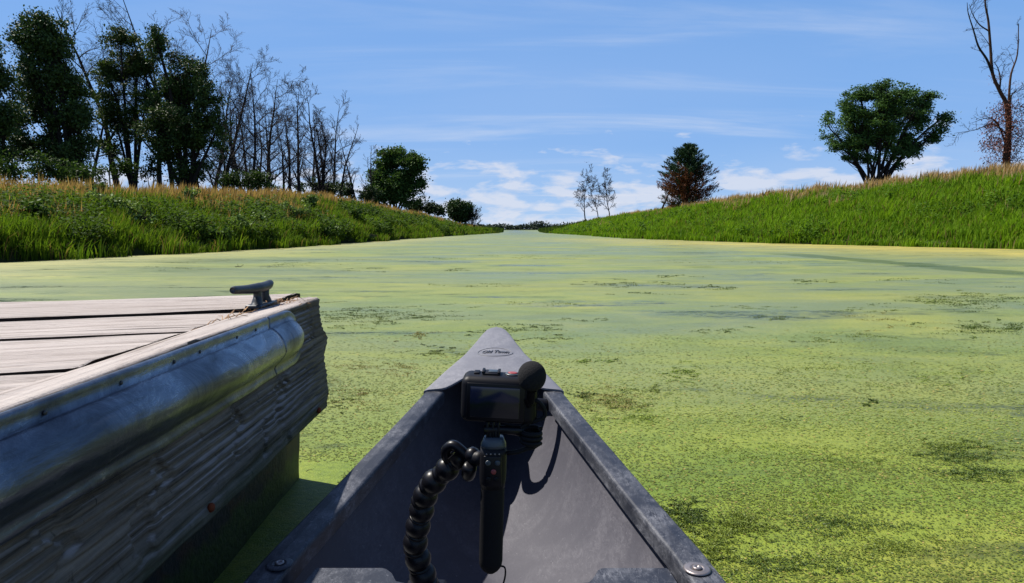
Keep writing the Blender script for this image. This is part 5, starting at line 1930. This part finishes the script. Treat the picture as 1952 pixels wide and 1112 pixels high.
rr = [0.004, 0.0085, 0.0112, 0.0126, 0.0130] + [0.0130] * 24
grip_section("handle", 0.0, 0.70, rr, M['rubber'])
head = grip_section("control_head", 0.655, 0.955, [0.0131, 0.0142, 0.0146, 0.0146, 0.0146, 0.0144, 0.0140], M['black'])
grip_section("collar", 0.955, 1.03, [0.0138, 0.0136, 0.0120, 0.0105], M['bluegrey'])
hc = lambda t, dx=0.0: g0 + axis * (Lg * t) - HO + Vector((dx, -0.0146 * 0.82 - 0.0003, 0))
rounded_box("button_panel", (0.0190, 0.0022, 0.034), 0.0010, M['gloss'], hg, hc(0.80), (0, 0, 0), 2)
for t, dx, m_ in ((0.865, -0.005, 'bluegrey'), (0.865, 0.005, 'bluegrey'), (0.80, 0.001, 'red'), (0.745, -0.004, 'black'), (0.745, 0.004, 'black')):
    lathe("button", [(0.0028, 0), (0.0030, 0.0008), (0.0020, 0.0012)], M[m_], hg, 16, hc(t, dx) + Vector((0, -0.0011, 0)), (0, -1, 0))
for dx in (-0.007, -0.0025, 0.002, 0.0065):
    lathe("indicator", [(0.0009, 0), (0.0010, 0.0004), (0.0006, 0.0006)], M['washer'], hg, 8, hc(0.925, dx) + Vector((0, 0.0004, 0)), (0, -1, 0))
for dx in (-0.0048, 0.0048):
    rounded_box("mount_prong", (0.0030, 0.013, 0.020), 0.001, M['black'], hg, gp(940, 832, GY + 0.004) - HO + Vector((dx * 0.62, 0, 0)), (0, 0, 0), 2)
tl = [g0 + Vector((0.009, 0, 0.008)) - HO, gp(962, 1082, GY) - HO, gp(963, 1098, GY) - HO, gp(958, 1118, GY) - HO]
tube_obj("wrist_cord", smooth_path(tl, 5), [0.0010] * 16, M['rubber'], hg, 6)

# ball-joint arm clamped to the thwart
arm = empty("flexible_arm", (-0.118, 0.90, 0.258))
tag(arm, "black ball-jointed flexible arm curving up from the thwart to the grip", "arm")
RO = Vector(arm.location)
arm.location = RO * KC + Vector((0, 0, -0.1368)); arm.scale = (KC, KC, KC)
joints = [(812, 1128, 0.828, 27), (806, 1096, 0.822, 27), (797, 1065, 0.816, 26), (792, 1034, 0.808, 25), (797, 1003, 0.800, 25), (804, 973, 0.792, 25), (811, 945, 0.784, 25), (828, 918, 0.772, 25), (853, 894, 0.760, 24)]
jp = [at(a, b_, y) for (a, b_, y, _) in joints]
for k, (a, b_, y, rp) in enumerate(joints):
    p = jp[k]
    rad = rp * y / FPX
    nxt = jp[k + 1] if k + 1 < len(jp) else p + (p - jp[k - 1])
    ax_ = (nxt - p).normalized()
    step = (nxt - p).length
    prof = []
    for a_ in np.linspace(-70, 90, 12):
        prof.append((max(0.0015, rad * math.cos(R(a_))), rad * math.sin(R(a_)) * 0.92))
    # the socket that grips the next ball
    prof = [(rad * 0.70, -step * 0.62), (rad * 0.86, -step * 0.50), (rad * 0.80, -step * 0.40)] + [(max(0.0012, rad * math.cos(R(a_))), rad * 0.95 * math.sin(R(a_))) for a_ in np.linspace(-42, 62, 10)] + [(rad * 0.60, rad * 0.98), (rad * 0.35, rad * 1.05)]
    lathe("ball_segment", prof, M['gloss'], arm, 24, p - RO, ax_)
# clamp on the thwart
lathe("clamp_socket", [(0.018, -0.004), (0.019, 0.006), (0.015, 0.016), (0.012, 0.024)], M['gloss'], arm, 24, Vector((jp[0].x, 0.828, 0.262)) - RO, (0.05, -0.25, 1))
rounded_box("clamp_jaw", (0.050, 0.056, 0.012), 0.004, M['black'], arm, Vector((jp[0].x, 0.815, 0.2655)) - RO, (0, 0, 0), 3)
rounded_box("clamp_jaw", (0.046, 0.050, 0.012), 0.004, M['black'], arm, Vector((jp[0].x, 0.815, 0.2225)) - RO, (0, 0, 0), 3)
lathe("clamp_screw", [(0.006, -0.06), (0.006, 0.0)], M['gloss'], arm, 12, Vector((jp[0].x, 0.815, 0.2165)) - RO, (0, 0, 1))
# head: cranked bracket, ball, tightening knob
pt = lambda px, py, y=0.745: at(px, py, y) - RO
tube_obj("bracket", smooth_path([pt(862, 886, .757), pt(851, 870, .752), pt(852, 856, .748), pt(864, 849, .745), pt(878, 858, .743), pt(890, 870, .742)], 5), [0.0060] * 26, M['gloss'], arm, 10)
tube_obj("bracket_pin", [pt(862, 866, .742), pt(872, 876, .742), pt(880, 886, .742)], [0.0070, 0.0082, 0.0070], M['gloss'], arm, 12)
tube_obj("yoke", smooth_path([pt(866, 884, .752), pt(880, 880, .748), pt(892, 876, .745), pt(902, 872, .742)], 5), [0.0085] * 16, M['black'], arm, 10)
lathe("head_ball", [(0.002, -0.0090), (0.0062, -0.0066), (0.0088, -0.002), (0.0088, 0.002), (0.0062, 0.0066), (0.002, 0.0090)], M['gloss'], arm, 20, pt(901, 868, .738), (0, 0, 1))
lathe("tightening_knob", [(0.0070, -0.010), (0.0080, -0.006), (0.0080, 0.006), (0.0066, 0.010), (0.003, 0.0105)], M['gloss'], arm, 18, pt(894, 898, .735), (0.15, -0.55, 0.8))
tube_obj("knob_post", [pt(895, 896, .738), pt(899, 880, .740)], [0.0045, 0.0045], M['black'], arm, 10)
tube_obj("grip_clamp", [pt(902, 874, .738), pt(914, 874, .732), pt(922, 876, .728)], [0.0080, 0.0085, 0.0080], M['black'], arm, 12)

# ------------------------------------------------------------------ duckweed and algae floating on the water
def free_water(x, y):
    dockm = (x < -0.50) & (y < 2.06)
    can = (np.abs(x - KC * cx(y / KC)) < KC * cw(np.clip(y / KC, -2.7, 2.2)) * 0.97 + 0.002) & (y < 2.2 * KC)
    return ~(dockm | can)


def duckweed(n):
    g = np.random.default_rng(55)
    a = -1.0
    y = (0.75 ** a + g.random(n) * (5.2 ** a - 0.75 ** a)) ** (1 / a)
    x = (g.random(n) * 2 - 1) * 0.84 * y
    # plants drift together: thin them by a drifting field
    f = fbm(x * 3.0, y * 4.0, 71)
    k = free_water(x, y) & (g.random(n) < (0.25 + 1.5 * np.clip(f - 0.3, 0, 1)) * np.clip((5.4 - y) / 2.6, 0, 1))
    x, y, f = x[k], y[k], f[k]
    n = len(x)
    size = (0.0022 + 0.0020 * g.random(n)) * np.clip(y / 1.7, 0.9, 2.4)
    a = g.random(n) * 2 * math.pi
    z = 0.0008 + 0.0012 * g.random(n)
    tilt = g.normal(size=(n, 2)) * 0.14
    ux = np.stack([np.cos(a), np.sin(a)], -1); uy = np.stack([-np.sin(a), np.cos(a)], -1)
    V = []
    for (p, q) in ((-1, -0.45), (0.1, -0.85), (1, 0.2), (0.2, 0.85)):
        dxy = ux * (p * size)[:, None] + uy * (q * size)[:, None]
        zz = z + dxy[:, 0] * tilt[:, 0] + dxy[:, 1] * tilt[:, 1]
        V.append(np.stack([x + dxy[:, 0], y + dxy[:, 1], np.maximum(zz, 0.0006)], -1))
    V = np.stack(V, 1).reshape(-1, 3)
    i = np.arange(n)[:, None] * 4
    F = np.concatenate([i + np.array([[0, 1, 2]]), i + np.array([[0, 2, 3]])])
    r = g.random(n)[:, None]
    c = np.array((0.145, 0.230, 0.024)) * (1 - r) + np.array((0.31, 0.355, 0.050)) * r
    lowt = np.clip((fbm(x * 1.1 + 7, y * 1.6 + 4, 171, 5) - 0.36) * 3.2, 0, 1)[:, None]
    c = c * (0.68 + 0.50 * lowt)
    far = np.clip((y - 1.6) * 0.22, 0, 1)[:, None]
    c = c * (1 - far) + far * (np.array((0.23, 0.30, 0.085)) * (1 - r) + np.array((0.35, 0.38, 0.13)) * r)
    br = (g.random(n) < 0.05)[:, None]
    c = np.where(br, np.array((0.42, 0.36, 0.10)), c)
    dk = (g.random(n) < 0.16)[:, None]
    c = np.where(dk, c * 0.8, c)
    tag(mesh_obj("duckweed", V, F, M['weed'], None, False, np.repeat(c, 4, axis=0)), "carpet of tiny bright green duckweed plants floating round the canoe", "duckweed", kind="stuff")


duckweed(330000)


def algae():
    """ragged rafts of darker and yellower weed; each raft keeps its own place on the water"""
    g = np.random.default_rng(91)
    DARK = ((0.045, 0.085, 0.011), (0.150, 0.220, 0.028))
    OLIVE = ((0.10, 0.155, 0.016), (0.24, 0.30, 0.035))
    YEL = ((0.22, 0.20, 0.045), (0.42, 0.40, 0.11))
    LIME = ((0.14, 0.24, 0.02), (0.30, 0.40, 0.04))
    rafts = [  # pixel x, y, half width, half height in pixels, count, colours, leaf size, height
        (1295, 985, 34, 22, 2600, DARK, .006, .012), (1400, 1000, 60, 16, 2000, OLIVE, .006, .014), (1350, 1040, 60, 30, 2200, OLIVE, .006, .012), (1500, 1080, 90, 14, 1200, DARK, .006, .008),
        (1620, 1000, 90, 14, 1300, DARK, .006, .006), (1700, 1040, 120, 16, 1200, OLIVE, .006, .006), (1840, 868, 80, 16, 1800, DARK, .007, .008), (1890, 905, 60, 12, 1200, DARK, .007, .008), (1800, 850, 60, 8, 700, OLIVE, .007, .008),
        (1885, 628, 60, 12, 1500, DARK, .013, .02), (1850, 575, 90, 11, 1400, DARK, .016, .02), (1800, 570, 70, 10, 700, OLIVE, .016, .02), (1760, 535, 60, 4, 300, DARK, .018, .015), (1540, 536, 45, 4, 350, DARK, .02, .015),
        (1350, 548, 50, 4, 350, DARK, .02, .015), (1260, 528, 40, 4, 250, DARK, .022, .015), (1165, 542, 40, 3, 300, DARK, .022, .015), (1250, 540, 50, 3, 200, OLIVE, .02, .015),
        (1150, 768, 60, 16, 1700, YEL, .008, .014), (1200, 758, 50, 18, 900, OLIVE, .008, .016), (1110, 756, 24, 7, 500, DARK, .008, .010), (1210, 800, 50, 10, 600, LIME, .007, .008),
        (1305, 714, 28, 12, 700, LIME, .009, .012), (1134, 689, 22, 5, 400, LIME, .009, .010), (1000, 626, 50, 5, 700, DARK, .012, .012), (930, 634, 40, 5, 450, DARK, .012, .010), (1070, 645, 40, 5, 300, DARK, .011, .010),
        (740, 600, 90, 9, 1500, DARK, .014, .012), (690, 612, 60, 9, 700, OLIVE, .013, .012), (810, 606, 40, 5, 400, DARK, .013, .012), (640, 600, 40, 16, 700, DARK, .013, .010), (800, 642, 26, 6, 400, YEL, .011, .010), (845, 668, 28, 6, 350, DARK, .010, .010),
        (700, 705, 60, 12, 700, YEL, .008, .010), (760, 700, 50, 8, 500, YEL, .008, .010), (680, 745, 70, 20, 900, YEL, .008, .010), (640, 770, 34, 18, 500, OLIVE, .008, .010), (830, 675, 30, 5, 300, OLIVE, .009, .01),
        (960, 648, 30, 4, 250, OLIVE, .011, .01), (870, 513, 36, 3, 200, DARK, .022, .012), (570, 505, 90, 3, 300, DARK, .024, .012), (690, 515, 60, 3, 180, DARK, .022, .012), (330, 512, 90, 3, 200, DARK, .022, .012), (760, 495, 90, 3, 220, DARK, .028, .012),
        (1480, 605, 40, 5, 260, DARK, .013, .01), (1370, 632, 40, 4, 260, DARK, .012, .01), (1540, 650, 40, 4, 200, OLIVE, .011, .01), (1660, 770, 18, 7, 300, DARK, .008, .008), (1500, 800, 12, 3, 80, DARK, .007, .006),
        (1700, 610, 80, 10, 400, YEL, .013, .012), (1640, 590, 60, 5, 260, OLIVE, .013, .012), (1430, 585, 60, 4, 220, OLIVE, .014, .01), (1120, 610, 50, 4, 220, DARK, .012, .01), (1230, 560, 50, 3, 200, DARK, .017, .012),
        (1000, 580, 90, 4, 260, OLIVE, .015, .012), (920, 545, 80, 3, 220, OLIVE, .018, .012), (1060, 490, 120, 3, 260, OLIVE, .03, .012), (1430, 500, 120, 3, 260, OLIVE, .028, .012), (1640, 640, 70, 5, 240, OLIVE, .012, .01),
        (1560, 700, 90, 10, 400, OLIVE, .009, .006), (1760, 720, 90, 10, 400, LIME, .009, .006), (1420, 860, 100, 20, 600, LIME, .006, .005), (1620, 880, 110, 20, 700, OLIVE, .006, .005), (1560, 950, 80, 16, 500, LIME, .006, .006)]
    P = []; CO = []; SZ = []
    for (px, py, rx, ry, n, cols, sz, hh) in rafts:
        n = int(n * 1.7); sz = sz * 0.72; hh = hh * 0.6
        nstr = max(4, n // 55)
        # strands scattered in the raft, each a short wandering line of bits
        u = g.normal(size=(nstr, 2)) * 0.72
        for k in range(nstr):
            c = on_z(px + u[k, 0] * rx, py + u[k, 1] * ry, 0.0)
            m = max(6, n // nstr)
            scale = c.y / FPX
            ang = g.normal() * 0.5
            L = rx * scale * (0.15 + 0.35 * g.random())
            tt = g.random(m) * 2 - 1
            wig = np.sin(tt * 3 + g.random() * 6) * L * 0.18
            dx = tt * L * math.cos(ang) - wig * math.sin(ang) + g.normal(size=m) * L * 0.10
            dy = tt * L * math.sin(ang) + wig * math.cos(ang) + g.normal(size=m) * L * 0.14
            X = c.x + dx; Y = c.y + dy
            Z = 0.002 + np.abs(g.normal(size=m)) * hh * 0.45 * (0.3 + g.random())
            r = g.random(m)[:, None] ** 1.4
            col = np.array(cols[0]) * (1 - r) + np.array(cols[1]) * r
            P.append(np.stack([X, Y, Z], -1)); CO.append(col); SZ.append(np.full(m, sz))
    P = np.concatenate(P); CO = np.concatenate(CO); SZ = np.concatenate(SZ)
    k = free_water(P[:, 0], P[:, 1]) & (P[:, 1] > 0.3)
    P, CO, SZ = P[k], CO[k], SZ[k]
    n = len(P)
    V, F, _ = leaf_arrays(P, SZ[:, None] * np.ones((1, 1)), g, (0, 0, 0), (0, 0, 0), None, 0.6) if False else leaf2(P, SZ, g)
    tag(mesh_obj("floating_algae", V, F, M['weed'], None, False, np.repeat(CO, 4, axis=0)), "ragged drifts of dark and yellowish algae among the duckweed", "algae", kind="stuff")


def leaf2(P, SZ, g):
    n = len(P)
    d = g.normal(size=(n, 3)) * np.array((1, 1, 0.45)); d /= np.linalg.norm(d, axis=1)[:, None]
    e = np.cross(d, g.normal(size=(n, 3)) * 0.6 + np.array((0, 0, 1.0))); e /= np.linalg.norm(e, axis=1)[:, None]
    L = (SZ * (0.6 + 0.8 * g.random(n)))[:, None]
    V = np.stack([P - d * L * 0.5, P + e * L * 0.28, P + d * L * 0.5, P - e * L * 0.28], 1).reshape(-1, 3)
    V[:, 2] = np.maximum(V[:, 2], 0.0012)
    i = np.arange(n)[:, None] * 4
    return V, np.concatenate([i + np.array([[0, 1, 2]]), i + np.array([[0, 2, 3]])]), None


algae()

def floating_twig(px, py, size, bend, label):
    O = on_z(px, py, 0.004)
    t = Tubes()
    t.add(smooth_path([(-size, 0, 0.0), (-size * 0.3, size * 0.12, 0.004), (size * 0.4, -size * 0.05, 0.006), (size, size * 0.1, bend)], 4), np.linspace(size * 0.10, size * 0.035, 13), 6)
    t.add(smooth_path([(-size * 0.2, size * 0.1, 0.004), (-size * 0.5, size * 0.5, bend * 0.6), (-size * 0.75, size * 0.6, bend)], 4), np.linspace(size * 0.06, size * 0.025, 9), 5)
    ob = t.build("floating_twig", M['bark'])
    ob.location = O
    tag(ob, label, "twig", "twigs floating on the duckweed")


floating_twig(456, 509, 0.08, 0.05, "small forked dark twig afloat beyond the cleat")
floating_twig(590, 899, 0.010, 0.004, "tiny dark twig afloat between the dock and the canoe")

# ------------------------------------------------------------------ far bird in flight
bp = at(1118, 310, 90.0)
vb = [(-0.13, 0, 0), (0.14, 0, 0.01), (0, 0.03, 0.03), (0, -0.03, 0.03), (0, 0, -0.035), (-0.02, 0.42, 0.10), (0.06, 0.40, 0.10), (-0.02, -0.42, 0.10), (0.06, -0.40, 0.10), (0.05, 0.02, 0.02), (-0.06, 0.02, 0.02), (0.05, -0.02, 0.02), (-0.06, -0.02, 0.02), (-0.24, 0.05, 0), (-0.24, -0.05, 0)]
fb_ = [(0, 2, 3), (1, 3, 2), (0, 4, 2), (0, 3, 4), (1, 2, 4), (1, 4, 3), (9, 6, 5, 10), (11, 12, 7, 8), (0, 13, 14)]
bird = mesh_obj("bird", vb, fb_, M['black'])
bird.location = bp
bird.rotation_euler = (0.1, 0, R(50))
tag(bird, "tiny dark bird flying low over the far end of the channel", "bird")
